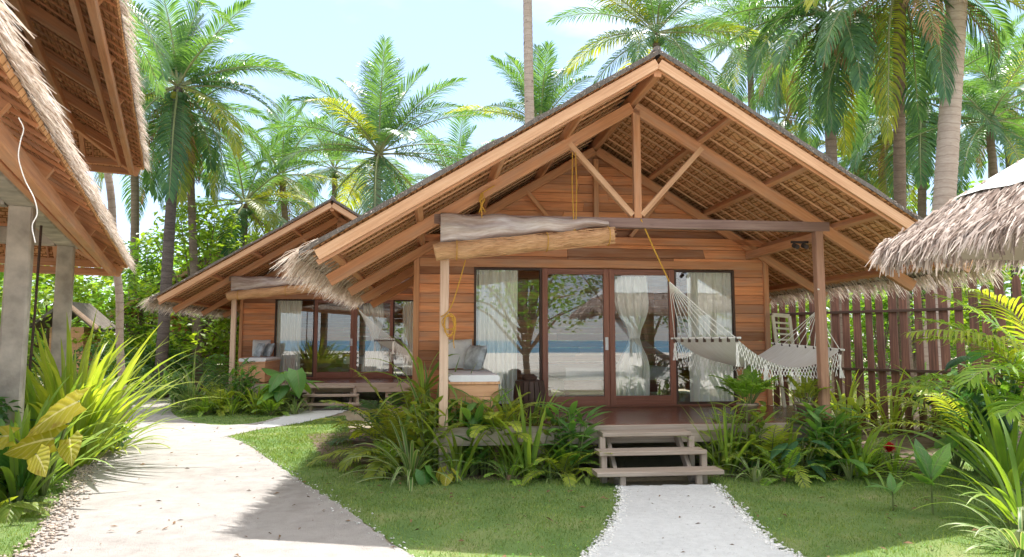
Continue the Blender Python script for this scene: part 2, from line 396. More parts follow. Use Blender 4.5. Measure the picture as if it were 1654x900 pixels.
G['fern'] = leaf('fern leaflet', (0.167, 0.322, 0.066), (0.344, 0.508, 0.102), (1.9, 1.8, .5), .42)
G['fern_lime'] = leaf('lime fern leaflet', (0.234, 0.325, 0.052), (0.416, 0.468, 0.091), (1.7, 1.6, .5), .46)
G['stem'] = plain('green stem', (.16, .20, .07), .5, 8, .25, .1)
G['brownstem'] = plain('brown stem', (.23, .15, .09), .8, 12, .35, .3)
G['grass'] = leaf('grass blade', (.15, .26, .085), (.31, .38, .14), (1.4, 1.4, .6), .35, .6, spec=.2)
def bark(name, a, b, scar):
    m, n, l, p = newmat(name)
    uv = n.new('ShaderNodeTexCoord').outputs['UV']
    r1 = noise(n, l, uv, 1, 3, (2, 9, 1)); fine = noise(n, l, uv, 1, 5, (14, 30, 1)); blot = noise(n, l, uv, 1, 3, (3.2, 2.2, 1))
    rp = ramp(n, [(.3, a), (.7, b)]); l.new(math_(n, l, 'ADD', math_(n, l, 'MULTIPLY', r1, .55), math_(n, l, 'MULTIPLY', fine, .45)), rp.inputs['Fac'])
    sp = n.new('ShaderNodeSeparateXYZ'); l.new(uv, sp.inputs[0])
    ring = math_(n, l, 'FRACT', math_(n, l, 'MULTIPLY', math_(n, l, 'ADD', sp.outputs[1], math_(n, l, 'MULTIPLY', blot, .12)), 5.5))
    rm = ramp(n, [(.0, (1, 1, 1)), (.16, (0, 0, 0))]); l.new(ring, rm.inputs['Fac'])
    c = mixc(n, l, rp.outputs['Color'], scar, math_(n, l, 'MULTIPLY', rm.outputs['Color'], .55))
    br = ramp(n, [(.66, (0, 0, 0)), (.70, (1, 1, 1))]); l.new(noise(n, l, uv, 1, 2, (2.6, 3.2, 1)), br.inputs['Fac'])
    c = mixc(n, l, c, tuple(x * .35 for x in scar), math_(n, l, 'MULTIPLY', br.outputs['Color'], .7))
    l.new(c, p.inputs['Base Color']); p.inputs['Roughness'].default_value = .9; p.inputs['Specular IOR Level'].default_value = .15
    bump(n, l, p, fine, .6, .02)
    return m
M['bark_pale'] = bark('pale coconut bark', (.36, .27, .21), (.54, .44, .36), (.17, .12, .09))
M['bark_dark'] = bark('dark coconut bark', (.075, .058, .05), (.20, .16, .14), (.04, .03, .026))
M['bark_mid'] = bark('brown bark', (.15, .105, .075), (.29, .22, .165), (.08, .055, .04))

def sand_mat(name, a, b, c_, nsc, bs):
    m, n, l, p = newmat(name)
    co = n.new('ShaderNodeTexCoord').outputs['Object']
    f = noise(n, l, co, nsc, 8, None, .6); g = noise(n, l, co, .9, 4); k = noise(n, l, co, 90, 3)
    rp = ramp(n, [(.3, a), (.5, b), (.72, c_)]); l.new(math_(n, l, 'ADD', math_(n, l, 'MULTIPLY', f, .5), math_(n, l, 'MULTIPLY', g, .5)), rp.inputs['Fac'])
    sp = ramp(n, [(.64, (1, 1, 1)), (.74, (.6, .55, .5))]); l.new(k, sp.inputs['Fac'])
    l.new(mixc(n, l, rp.outputs['Color'], sp.outputs['Color'], 1.0, 'MULTIPLY'), p.inputs['Base Color'])
    p.inputs['Roughness'].default_value = .95; p.inputs['Specular IOR Level'].default_value = .1
    bump(n, l, p, math_(n, l, 'ADD', math_(n, l, 'MULTIPLY', k, .4), f), bs, .03)
    return m
M['sand'] = sand_mat('beige sand path', (.31, .287, .268), (.41, .385, .365), (.50, .475, .455), 5, 1.3)
M['white_sand'] = sand_mat('white coral sand', (.49, .50, .508), (.585, .595, .60), (.68, .69, .695), 16, .5)
M['beach'] = sand_mat('beach sand', (.66, .60, .52), (.73, .67, .59), (.79, .74, .66), 2, .3)
def lawn_mat():
    m, n, l, p = newmat('trimmed lawn')
    co = n.new('ShaderNodeTexCoord').outputs['Object']
    f = noise(n, l, co, 1.4, 5); k = noise(n, l, co, 60, 4)
    rp = ramp(n, [(.3, (.10, .18, .06)), (.48, (.16, .25, .08)), (.62, (.25, .29, .12)), (.76, (.42, .36, .22))])
    l.new(math_(n, l, 'ADD', math_(n, l, 'MULTIPLY', f, .7), math_(n, l, 'MULTIPLY', k, .3)), rp.inputs['Fac'])
    l.new(rp.outputs['Color'], p.inputs['Base Color']); p.inputs['Roughness'].default_value = .95; p.inputs['Specular IOR Level'].default_value = .1
    bump(n, l, p, k, .8, .03)
    return m
M['lawn'] = lawn_mat()
def ground_mat():
    m, n, l, p = newmat('garden ground')
    co = n.new('ShaderNodeTexCoord').outputs['Object']
    f = noise(n, l, co, .6, 6); k = noise(n, l, co, 25, 4)
    rp = ramp(n, [(.35, (.22, .18, .12)), (.52, (.32, .27, .19)), (.66, (.20, .22, .10))])
    l.new(math_(n, l, 'ADD', math_(n, l, 'MULTIPLY', f, .75), math_(n, l, 'MULTIPLY', k, .25)), rp.inputs['Fac'])
    l.new(rp.outputs['Color'], p.inputs['Base Color']); p.inputs['Roughness'].default_value = .95
    bump(n, l, p, k, .7, .03)
    return m
M['ground'] = ground_mat()
def sea_mat():
    m, n, l, p = newmat('turquoise sea')
    p.inputs['Base Color'].default_value = (.02, .20, .30, 1); p.inputs['Roughness'].default_value = .25
    co = n.new('ShaderNodeTexCoord').outputs['Object']; bump(n, l, p, noise(n, l, co, .7, 4), .2, .1)
    return m
M['sea'] = sea_mat()

# ------------------------------------------------------------------ the setting
def sheet(name, polys, mat, z, kind='structure'):
    mb = MB()
    for poly in polys: mb.quad([(x, y, z) for x, y in poly], [(x, y) for x, y in poly])
    o = mb.build(name, mat); return tag(o, kind=kind)
sheet('ground', [[(-900, -1.5), (900, -1.5), (900, 1500), (-900, 1500)]], M['ground'], 0)
sheet('beach', [[(-900, -70), (900, -70), (900, -1.5), (-900, -1.5)]], M['beach'], 0.0)
sheet('sea', [[(-3000, -4000), (3000, -4000), (3000, -70), (-3000, -70)]], M['sea'], -.05)
def P(px, py): g = gr(px, py); return (g.x, g.y)
def rough_edge(pts, amp=.035, step=.09, closed=True):
    """subdivide an outline and jitter it so that its edge is ragged"""
    out = []; n = len(pts)
    for i in range(n):
        a, b = V(pts[i] + (0,)), V(pts[(i + 1) % n] + (0,)); L = (b - a).length; k = max(1, min(90, int(L / step)))
        for j in range(k):
            p = a.lerp(b, j / k); out.append((p.x + U(-amp, amp), p.y + U(-amp, amp)))
    return out
def smooth(pts, it=2):
    """Chaikin corner cutting on an open polyline"""
    for _ in range(it):
        q = [pts[0]]
        for a, b in zip(pts, pts[1:]):
            q.append((a[0] * .75 + b[0] * .25, a[1] * .75 + b[1] * .25)); q.append((a[0] * .25 + b[0] * .75, a[1] * .25 + b[1] * .75))
        q.append(pts[-1]); pts = q
    return pts
path_left = smooth([(-3.3, -1.4), (-3.12, 2.5), (-3.05, 5.6), P(75, 850), P(110, 790), P(140, 745), P(180, 712), P(212, 680), P(212, 655), P(205, 640), (-12, 24)])
path_right = smooth([(2.3, -1.4), (.55, 4.2), P(655, 897), P(595, 850), P(520, 800), P(440, 748), P(400, 718), P(365, 706)])
branch_low = smooth([P(365, 706), P(420, 694), P(490, 684), P(545, 670), P(572, 660)])
branch_up = smooth([P(478, 660), P(450, 676), P(400, 687), P(340, 688), P(298, 680), P(276, 668), P(275, 654), P(285, 641), (-7.5, 24)])
path_poly = path_left + [(-11, 27)] + branch_up[::-1] + branch_low[::-1] + path_right[::-1]
main_path = rough_edge(path_poly, .03, .12)
sheet('path', [main_path], M['sand'], .012)
p2l = smooth([P(1004, 787), P(1004, 820), P(985, 860), P(950, 900), (.55, 4.2), (.0, 2)])
p2r = smooth([P(1155, 785), P(1180, 815), P(1215, 850), P(1265, 900), (3.2, 4.2), (4.3, 2)])
walk_poly = p2l + p2r[::-1]
sheet('steps_path', [rough_edge(walk_poly, .03, .07)], M['white_sand'], .018)
# white coral laid over the branch to the second cabin
walk2 = [(x - 4.98, y + 8.9) for x, y in (P(1004, 787), P(1155, 785))]
branch_poly = [P(400, 693), P(450, 678), P(478, 661), P(570, 661), P(545, 670), P(490, 684), P(440, 691)]
sheet('branch_path', [rough_edge(branch_poly, .04, .1)], M['white_sand'], .018)
lawn_mid = [p for p in path_right if p[1] > 2] + [q for q in branch_low if q[0] < -2.2] + [(-1.9, 15.5), (-1.2, 11), (-.9, 9.2), (-.2, 8.45), (1.9, 8.2)] + [p for p in p2l if p[1] > 4.0]
lawn_right = [p for p in p2r if p[1] > 4.0] + [(3.6, 4.2), (9, 3.6), (9.5, 8.2), (7.6, 9.6), (5.9, 8.2), (3.3, 8.25)]
lawn_left = [p for p in path_left if 0 < p[1] < 11] + [(-5.6, 10.4), (-6.0, 9), (-6, 0)]
lawn_isle = [q for q in branch_up if q[1] < 18.5] + [(-6.2, 18.6), (-4.9, 19.2), (-3.3, 18.9)]
lawns = [lawn_mid, lawn_right, lawn_left, lawn_isle]
sheet('lawn', [rough_edge(l_, .02, .1) for l_ in lawns], M['lawn'], .006)
beds = [[(-2.2, 12.5), (-1.3, 9.2), (-.5, 8.35), (2.1, 8.05), (2.1, 9.2), (-.4, 9.6), (-.5, 13)],
        [(3.35, 9), (3.35, 8.05), (5.6, 7.75), (6.6, 8.3), (7.6, 9.9), (9.2, 8.8), (11.5, 9), (11, 13), (6.2, 14), (5.9, 9)],
        [(-6.3, 18.2), (-4.8, 18.6), (-3.3, 18.4), (-3.3, 19.4), (-6.5, 20)],
        [(-8.5, 5), (-4.9, 6.3), (-4.5, 8.3), (-5.0, 9.6), (-6.4, 13), (-9, 14)]]
sheet('planting_bed', [rough_edge(b_, .05, .15) for b_ in beds], M['soil'], .010)

# ------------------------------------------------------------------ thatch helpers
def lining(mb, p0, du, dv, nu0, nu1, length, row=.115, drop=.015, m=0, seg=.5, clip=None):
    """shingle rows on the underside of a slope: p0 eave corner, du along the eave, dv up the slope; clip(v) gives the u range"""
    du, dv = V(du).normalized(), V(dv).normalized(); nn = du.cross(dv)
    if nn.z > 0: nn = -nn
    k = int(length / row)
    for i in range(k):
        v0, v1 = i * row, min(length, (i + 1) * row)
        a, b = clip(v0) if clip else (nu0, nu1)
        if b - a < .05: continue
        n = max(1, int((b - a) / seg)); us = [a + (b - a) * j / n for j in range(n + 1)]
        jit = [U(-.012, .012) for _ in us]; dj = [U(.6, 1.4) for _ in us]
        low = [V(p0) + du * u + dv * (v0 + j) + nn * .001 for u, j in zip(us, jit)]
        lowd = [q + nn * (drop * d_) for q, d_ in zip(low, dj)]
        top = [V(p0) + du * u + dv * (v1 + .015) + nn * .001 for u in us]
        mb.grid([lowd, top], [[(u, v0) for u in us], [(u, v1) for u in us]], m)
        mb.grid([low, lowd], [[(u, v0) for u in us], [(u, v0 + .01) for u in us]], m)
def strands(mb, pa, pb, out, n, l0, l1, back=.12, w=.016, sag=.6, jitter=.35, zj=.04, m=0):
    """dry leaf strips hanging from an eave between pa and pb, leaning towards out"""
    pa, pb, out = V(pa), V(pb), V(out).normalized(); ax = (pb - pa).normalized()
    for _ in range(n):
        p = pa.lerp(pb, rnd.random()) - out * U(0, back) + Z * U(-zj, zj)
        d = (out + ax * U(-jitter, jitter) + Z * U(-.25, .12)).normalized(); L = U(l0, l1)
        q = p + d * L * .5; d2 = (d - Z * U(.2, sag * 2) + ax * U(-.25, .25)).normalized(); e = q + d2 * L * .5
        s_ = d.cross(Z + ax * U(-.8, .8)).normalized() * (w * U(.5, 1.2) / 2)
        mb.grid([[p - s_, p + s_], [q - s_, q + s_], [e - s_ * .3, e + s_ * .3]], None, m)

# ------------------------------------------------------------------ the cabin (built once, then copied twice)
XC, HW, ZR, ZE, YF, YB, YP, YW = 2.57, 3.93, 4.97, 2.60, 7.4, 14.7, 8.45, 10.6
DK = .61
K = (ZR - ZE) / HW
def zr(x, dn=0): return ZR - K * abs(x - XC) - dn
cabin = thing('beach_cabin', (XC, YW, 0), 'nearest red timber cabin with open thatched gable porch and white hammock', 'cabin', 'thatched beach cabins in a row')
W_IN = (-.26, 5.42)
# walls of horizontal boards
def wall_boards(mb, opening=None, gable=True, y=YW, th=.07):
    z = DK; h = .148
    while z < zr(XC, .2):
        z1 = z + h - .004
        def lim(zz):
            dx = (ZR - .16 - zz) / K
            return max(W_IN[0], XC - dx), min(W_IN[1], XC + dx)
        (a0, b0), (a1, b1) = lim(z), lim(z1)
        if b1 - a1 < .1: break
        spans = []
        if opening and z1 > opening[2] and z < opening[3] - .02:
            spans = [(a0, a1, opening[0], opening[0]), (opening[1], opening[1], b0, b1)]
        else:
            cuts = [0]
            while cuts[-1] < 1: cuts.append(cuts[-1] + U(.28, .6))
            cuts[-1] = 1.0
            if len(cuts) > 2 and cuts[-1] - cuts[-2] < .1: cuts.pop(-2)
            for c0, c1 in zip(cuts, cuts[1:]):
                e = .002
                spans.append((a0 + (b0 - a0) * c0 + e, a1 + (b1 - a1) * c0 + e, a0 + (b0 - a0) * c1 - e, a1 + (b1 - a1) * c1 - e))
        for s0, s1, t0, t1 in spans:
            yy = y + U(-.003, .003); ou, ov = U(0, 60), U(0, 60); zz1 = z1
            if opening and z < opening[3] < z1 and s0 == opening[1]: pass
            f = [V((s0, yy, z)), V((t0, yy, z)), V((t1, yy, zz1 - .006)), V((s1, yy, zz1 - .006))]
            g = [V((s1, yy + .006, zz1)), V((t1, yy + .006, zz1))]
            bk = [V((s0, yy + th, z)), V((t0, yy + th, z)), V((t1, yy + th, zz1)), V((s1, yy + th, zz1))]
            L = t0 - s0; b = len(mb.v)
            mb.v.extend([tuple(p) for p in f + g + bk])
            fs = [((0, 1, 2, 3), [(ou, ov), (ou + L, ov), (ou + L, ov + h), (ou, ov + h)]), ((3, 2, 5, 4), [(ou, ov + h), (ou + L, ov + h), (ou + L, ov + h + .01), (ou, ov + h + .01)]),
                  ((4, 5, 8, 9), [(ou, ov)] * 4), ((0, 6, 7, 1), [(ou, ov)] * 4), ((7, 6, 9, 8), [(ou, ov), (ou + L, ov), (ou + L, ov + h), (ou, ov + h)]),
                  ((0, 3, 4, 9, 6), [(ou, ov)] * 5), ((1, 7, 8, 5, 2), [(ou, ov)] * 5)]
            for idx, uvs in fs: mb.f.append(tuple(b + i for i in idx)); mb.uv.extend(uvs); mb.m.append(0)
        z += h
OP = (.63, 4.88, DK, 2.79)
mb = MB(); wall_boards(mb, OP); mb.build('front_wall', M['plank'], cabin)
mb = MB(); wall_boards(mb, None, y=14.3); mb.build('back_wall', M['plank'], cabin)
for x0 in (W_IN[0], W_IN[1] - .07):
    mb = MB(); z = DK
    while z < 3.15:
        mb.box(x0 + U(-.002, .002), x0 + .07, YW + .075, 14.3, z, z + .144); z += .148
    mb.build('side_wall', M['plank'], cabin)
for x0 in W_IN:
    mb = MB(); mb.box(x0 - .045, x0 + .045, YW - .035, YW + .05, DK, 3.1); mb.build('corner_post', M['timber'], cabin)
mb = MB(); mb.box(W_IN[0] + .05, W_IN[1] - .05, YW - .012, YW - .001, 2.80, 2.93, ch=.004); mb.build('lintel_board', M['timber'], cabin)
# glazing
def frame_rect(mb, x0, x1, z0, z1, y0, y1, w, wb=None):
    wb = wb or w
    mb.box(x0, x0 + w, y0, y1, z0, z1); mb.box(x1 - w, x1, y0, y1, z0, z1)
    mb.box(x0 + w, x1 - w, y0 + .003, y1 - .003, z1 - w, z1); mb.box(x0 + w, x1 - w, y0 + .003, y1 - .003, z0, z0 + wb)
def pane(par, x0, x1, z0, z1, y):
    p = MB(); p.box(x0, x1, y, y + .008, z0, z1, ch=.0005); p.build('pane', M['glass'], par)
for x0, x1 in ((.63, 1.70), (3.86, 4.88)):
    mb = MB(); frame_rect(mb, x0, x1, DK + .03, 2.79, YW - .015, YW + .05, .035); w_ = mb.build('window', M['darkwood'], cabin)
    pane(w_, x0 + .03, x1 - .03, DK + .06, 2.76, YW + .02)
for i, (x0, x1) in enumerate(((1.703, 2.778), (2.782, 3.857))):
    mb = MB(); frame_rect(mb, x0, x1, DK + .03, 2.785, YW - .03, YW + .03, .09, .14); d_ = mb.build('sliding_door', M['mahogany'], cabin)
    pane(d_, x0 + .085, x1 - .085, DK + .165, 2.70, YW)
    if i == 0:
        h_ = MB(); h_.box(x1 - .075, x1 - .025, YW - .055, YW - .03, 1.50, 1.70, ch=.006); h_.build('handle', M['metal'], d_)
mb = MB(); mb.box(.6, 4.9, YW - .05, YW + .05, DK + .001, DK + .03); mb.build('sill', M['mahogany'], cabin)
# floor, deck, piers
mb = MB(); y = 8.40
while y < 10.5:
    mb.box(.04, 5.24 if y < 9.55 else 5.85, y, y + .113, DK - .035, DK, ch=.003); y += .117
mb.build('deck', M['deck'], cabin)
mb = MB(); mb.box(.02, 5.26, 8.355, 8.395, DK - .225, DK - .006); mb.build('deck_fascia', M['timber_grey'], cabin)
mb = MB(); mb.box(W_IN[0], W_IN[1], 10.56, 14.3, DK - .1, DK - .04); mb.build('room_floor', M['deck'], cabin)
for x_, y_ in ((.16, 8.48), (1.3, 8.48), (3.9, 8.48), (5.1, 8.48), (5.7, 9.8), (-.1, 10.6), (5.3, 10.6), (-.1, 14.2), (5.3, 14.2), (2.6, 10.6), (2.6, 14.2)):
    mb = MB(); mb.box(x_ - .08, x_ + .08, y_ - .08, y_ + .08, -.05, DK - .04); mb.build('pier', M['timber_grey'], cabin)
# stairs
st = bpy.data.objects.new('stairs', None); col.objects.link(st); st.parent = cabin
for x_ in (2.13, 3.03):
    mb = MB(); mb.beam((x_, 8.36, .50), (x_, 7.84, .02), .05, .11); mb.build('stringer', M['timber_grey'], st)
for x0, x1, y_, z_ in ((2.02, 3.11, 8.20, .555), (1.93, 3.22, 8.0, .365), (1.84, 3.32, 7.76, .175)):
    t_ = MB(); t_.box(x0, x1, y_ - .15, y_ + .13, z_ - .05, z_, ch=.008); t_.build('tread', M['timber_grey'], st)
for x_, y_, z_ in ((2.02, 8.10, .5), (3.12, 8.10, .5), (1.99, 7.92, .31), (3.2, 7.92, .31), (2.15, 7.70, .125), (3.05, 7.70, .125), (3.15, 7.80, .125)):
    t_ = MB(); t_.box(x_ - .035, x_ + .035, y_ - .035, y_ + .035, -.03, z_); t_.build('leg', M['timber_grey'], st)
# porch posts and trusses
for x_, m_, zt in ((.135, 'post', 3.09), (5.07, 'post_brown', 3.09)):
    mb = MB(); mb.box(x_ - .055, x_ + .055, YP - .055, YP + .055, DK - .3, zt); mb.build('porch_post', M[m_], cabin)
mb = MB(); mb.box(.0, 5.22, YP - .045, YP + .045, 3.09, 3.22); mb.build('tie_beam', M['beam_brown'], cabin)
mb = MB(); mb.box(2.56, 2.66, YP - .04, YP + .04, 3.222, 4.66); mb.build('king_post', M['timber'], cabin)
for x_, s in ((1.72, -1), (3.49, 1)):
    mb = MB(); mb.beam((2.6 + s * .06, YP, 3.26), (x_, YP, 4.17), .07, .09, V((0, 1, 0))); mb.build('brace', M['timber_pale'], cabin)
def rafters(y, w=.08, h=.15, mat='timber', ext=HW - .1, name='rafter'):
    for s in (-1, 1):
        mb = MB(); mb.beam((XC + s * .02, y, ZR - .285), (XC + s * ext, y, zr(XC + ext, .285)), w, h); mb.build(name, M[mat], cabin)
rafters(YP); rafters(YW - .09, .07, .13); rafters(12.4); rafters(14.25)
mb = MB(); mb.box(W_IN[0], W_IN[1], YW - .125, YW - .055, 3.17, 3.29); mb.build('wall_tie_beam', M['plank'], cabin)
mb = MB(); mb.box(2.53, 2.61, YW - .12, YW - .05, 3.292, 4.55); mb.build('wall_king_post', M['timber'], cabin)
for s in (-1, 1):
    mb = MB(); mb.beam((XC + s * .55, YW - .09, 3.3), (XC + s * 1.12, YW - .09, 4.0), .06, .09, V((0, 1, 0))); mb.build('brace', M['timber'], cabin)
for x_ in (.135, 5.07):
    mb = MB(); mb.box(x_ - .045, x_ + .045, YP + .05, YW - .14, 2.96, 3.085); mb.build('side_beam', M['timber'], cabin)
# purlins, ridge beam, battens
for f in (.23, .465, .70, .935):
    for s in (-1, 1):
        x_ = XC + s * HW * f
        mb = MB(); mb.beam((x_, YF + .04, zr(x_, .15)), (x_, YB - .05, zr(x_, .15)), .07, .10, V((-s * K, 0, 1)) if False else V((s * K, 0, 1))); mb.build('purlin', M['timber'], cabin)
mb = MB(); mb.box(XC - .045, XC + .045, YF + .04, YB - .05, ZR - .26, ZR - .12); mb.build('ridge_beam', M['timber'], cabin)
for s in (-1, 1):
    mb = MB(); y = YF + .17
    while y < YB - .1:
        a, b = .06, HW * .985
        mb.beam((XC + s * a, y, zr(XC + a, .075)), (XC + s * b, y, zr(XC + b, .075)), .026, .02, ch=.003); y += .265
    mb.build('battens', M['timber_pale'], cabin)
# thatch: outer slab, lining, fringe, verge boards
mb = MB()
SL = math.hypot(HW + .06, K * (HW + .06))
for s in (-1, 1):
    ny = 30; nx = 14
    rows = []; uvr = []
    for i in range(nx + 1):
        x_ = XC + s * (HW + .06) * i / nx
        rows.append([V((x_, YF - .03 + (YB - YF + .06) * j / ny, zr(x_) + .042 + U(-.012, .012) + (.014 * (i % 2)))) for j in range(ny + 1)])
        uvr.append([((YB - YF) * j / ny, SL * i / nx) for j in range(ny + 1)])
    mb.grid(rows, uvr)
    xe = XC + s * (HW + .06)
    for yy in (YF - .03, YB + .03):   # front and rear thickness, a little ragged
        top = [r[0] if yy < 10 else r[-1] for r in rows]
        low = [V((p.x, p.y + U(-.01, .01), zr(p.x) - .012)) for p in top]
        mb.grid([top, low], [[(i * .3, 0) for i in range(nx + 1)], [(i * .3, .1) for i in range(nx + 1)]])
    e = rows[-1]; lowe = [V((p.x, p.y, p.z - .09)) for p in e]
    mb.grid([e, lowe], [[(j * .24, 0) for j in range(ny + 1)], [(j * .24, .1) for j in range(ny + 1)]])
roof = mb.build('roof', M['thatch_out'], cabin)
mb = MB()
for s in (-1, 1):
    xe = XC + s * (HW + .05)
    lining(mb, (xe, YF - .02, zr(xe) - .002), (0, 1, 0), (-s, 0, K), 0, YB - YF + .03, SL - .01, row=.115)
mb.build('thatch_lining', M['thatch_in'], roof)
for s in (-1, 1):
    mb = MB()
    xe = XC + s * (HW + .02)
    strands(mb, (xe, YF - .03, zr(xe) + .02), (xe, YB, zr(xe) + .02), (s, 0, -K * .9), 3600, .16, .5, .18, .018, .55, .4, .06)
    mb.build('fringe', M['fringe'], roof); mb = MB()
    strands(mb, (xe - s * .15, YF - .02, zr(xe) + .11), (XC, YF - .02, ZR + .035), (0, -1, -.1), 420, .02, .07, .04, .012, .3, .8, .015)
    mb.build('verge_fringe', M['fringe_grey'], roof)
for s in (-1, 1):
    mb = MB(); a, b = 0.0, HW - .12
    mb.beam((XC + s * .012, YF + .012, ZR - .115), (XC + s * b, YF + .012, zr(XC + b, .115)), .028, .118, ch=.004); mb.build('verge_board', M['timber_pale'], roof)
    mb = MB(); mb.beam((XC + s * .05, YF + .05, ZR - .19), (XC + s * b, YF + .05, zr(XC + b, .19)), .035, .06, ch=.004); mb.build('verge_lath', M['timber'], roof)
mb = MB()
pts = [V((XC, YF + .02 + (YB - YF) * j / 20, ZR + .06 + U(-.01, .01))) for j in range(21)]
mb.tube(pts, [.05 + U(-.008, .01) for _ in pts], 8); mb.build('ridge_cap', M['thatch_out'], roof)

OFF2, OFF3 = (-4.98, 8.9, 0), (-9.96, 17.8, 0)
dup(cabin, OFF2, 'second red timber cabin with open thatched gable porch beyond the lawn island')
dup(cabin, OFF3, 'farthest cabin, mostly hidden behind the second one, with a dark eave at left')

# ------------------------------------------------------------------ furnishings of the cabins
def curtain(x0, x1, z0, z1, y, folds, seed, label, group='beige window curtains', tie=None, loose=.25):
    r_ = random.Random(seed); mb = MB(); nx = folds * 8; rows = []; uvr = []; nz_ = 14
    ph = [r_.uniform(0, 6.28) for _ in range(4)]
    for k in range(nz_ + 1):
        v = k / nz_; z = z1 + (z0 - z1) * v; row = []
        for i in range(nx + 1):
            u = i / nx; x = x0 + (x1 - x0) * u
            if tie:
                pinch = 1 - .72 * math.exp(-((z - tie[1]) / .32) ** 2); cx = x0 + (x1 - x0) * .5 + (tie[0] - (x0 + x1) / 2) * math.exp(-((z - tie[1]) / .7) ** 2)
                x = cx + (x - (x0 + x1) / 2) * pinch
            a = .035 + .015 * v
            row.append(V((x + .012 * math.sin(u * folds * 3 + ph[0] + v * 2), y + a * math.sin(u * folds * 2 * math.pi + .5 * loose * math.sin(v * 3 + ph[1]) + .8 * loose * math.sin(u * 5 + ph[2])), z)))
        rows.append(row); uvr.append([(i / nx, v * 2) for i in range(nx + 1)])
    mb.grid(rows, uvr)
    o = mb.build('curtain', M['curtain'], None, True); tag(o, label, 'curtain', group); return o
cu1 = curtain(.66, 1.33, DK + .02, 2.80, YW + .12, 9, 1, 'beige curtain behind the left window of the nearest cabin')
cu2 = curtain(4.12, 4.86, DK + .02, 2.80, YW + .10, 9, 2, 'beige curtain behind the right window of the nearest cabin, beyond the hammock')
cu3 = curtain(2.95, 3.55, DK + .05, 2.72, YW + .45, 8, 3, 'tied back curtain behind the right glass door of the nearest cabin', tie=(3.32, 1.70), loose=1)
dup(cu1, OFF2, 'beige curtain in the left window of the second cabin, behind its daybed')
dup(cu2, OFF2, 'beige curtain in the right window of the second cabin')
dup(cu3, OFF2, 'tied back curtain behind the glass door of the second cabin')
def bed(off, label):
    b = thing('bed', V((3.3, 12.9, DK)) + V(off), label, 'bed', 'beds inside the cabins')
    o = V(off)
    mb = MB(); mb.box(2.3 + o.x, 4.3 + o.x, 11.9 + o.y, 13.9 + o.y, DK + .12, DK + .34); mb.build('bed_frame', M['mahogany'], b)
    for sx in (2.36, 4.24):
        for sy in (11.96, 13.84):
            mb = MB(); mb.box(sx - .04 + o.x, sx + .04 + o.x, sy - .04 + o.y, sy + .04 + o.y, DK - .03, DK + .12); mb.build('leg', M['mahogany'], b)
    mb = MB(); mb.box(2.34 + o.x, 4.26 + o.x, 11.94 + o.y, 13.86 + o.y, DK + .34, DK + .56, ch=.05); mb.build('mattress', M['white'], b)
bed((0, 0, 0), 'white bed inside the nearest cabin behind the glass doors')
bed(OFF2, 'white bed inside the second cabin behind its glass doors')
# daybed on the left of each porch
def daybed():
    b = thing('daybed', (.52, 9.5, DK), 'orange plank daybed with white cushion top on the nearest porch', 'daybed', 'porch daybeds')
    mb = MB(); z = DK + .01
    for k in range(3):
        mb.box(.22, .84, 8.76, 8.785, z, z + .155, ch=.004); mb.box(.815, .84, 8.786, 10.4, z, z + .155, ch=.004); mb.box(.22, .245, 8.786, 10.4, z, z + .155, ch=.004); z += .158
    mb.build('base', M['bench'], b)
    mb = MB(); mb.box(.20, .86, 8.74, 10.45, DK + .485, DK + .515, ch=.006); mb.build('lid', M['bench'], b)
    mb = MB()
    mb.box(.205, .855, 8.745, 10.44, DK + .517, DK + .60, ch=.025); mb.build('cushion', M['cushion'], b)
    return b
day = daybed()
dup(day, OFF2, 'plank daybed with white cushion on the second cabin porch')
def pillow(c, w, h, tilt, rz, label, mat, group='porch pillows'):
    mb = MB(); n = 12; top = []; bot = []
    for i in range(n + 1):
        u = -1 + 2 * i / n; rt, rb = [], []
        for j in range(n + 1):
            v = -1 + 2 * j / n
            t = .075 * (max(0, (1 - u ** 4) * (1 - v ** 4))) ** .6
            k = 1 - .06 * (1 - abs(u)) * abs(v) ** 2
            p = V((u * w / 2, 0, v * h / 2 * k)); rt.append(p + V((0, -t, 0))); rb.append(p + V((0, t, 0)))
        top.append(rt); bot.append(rb)
    mat4 = Matrix.Translation(c) @ Matrix.Rotation(rz, 4, 'Z') @ Matrix.Rotation(tilt, 4, 'X')
    uvr = [[(i / n, j / n) for j in range(n + 1)] for i in range(n + 1)]
    mb.grid([[mat4 @ p for p in r] for r in top], uvr); mb.grid([[mat4 @ p for p in r] for r in bot], uvr)
    o = mb.build('pillow', mat, None, True); tag(o, label, 'pillow', group); return o
zc = DK + .60
pl1 = pillow(V((.37, 10.30, zc + .24)), .46, .46, R(-14), R(10), 'white pillow leaning behind the left post of the nearest porch', M['pillow'])
pl2 = pillow(V((.62, 10.05, zc + .19)), .40, .38, R(-20), R(-55), 'grey pillow tilted on the nearest daybed beside the curtain', M['pillow_pat'])
dup(pl1, OFF2, 'white pillow at the back of the second cabin daybed')
dup(pl2, OFF2, 'grey pillow on the right of the second cabin daybed')
o_ = dup(pl2, (OFF2[0] - .22, OFF2[1] - .1, 0), 'grey pillow in the middle of the second cabin daybed')
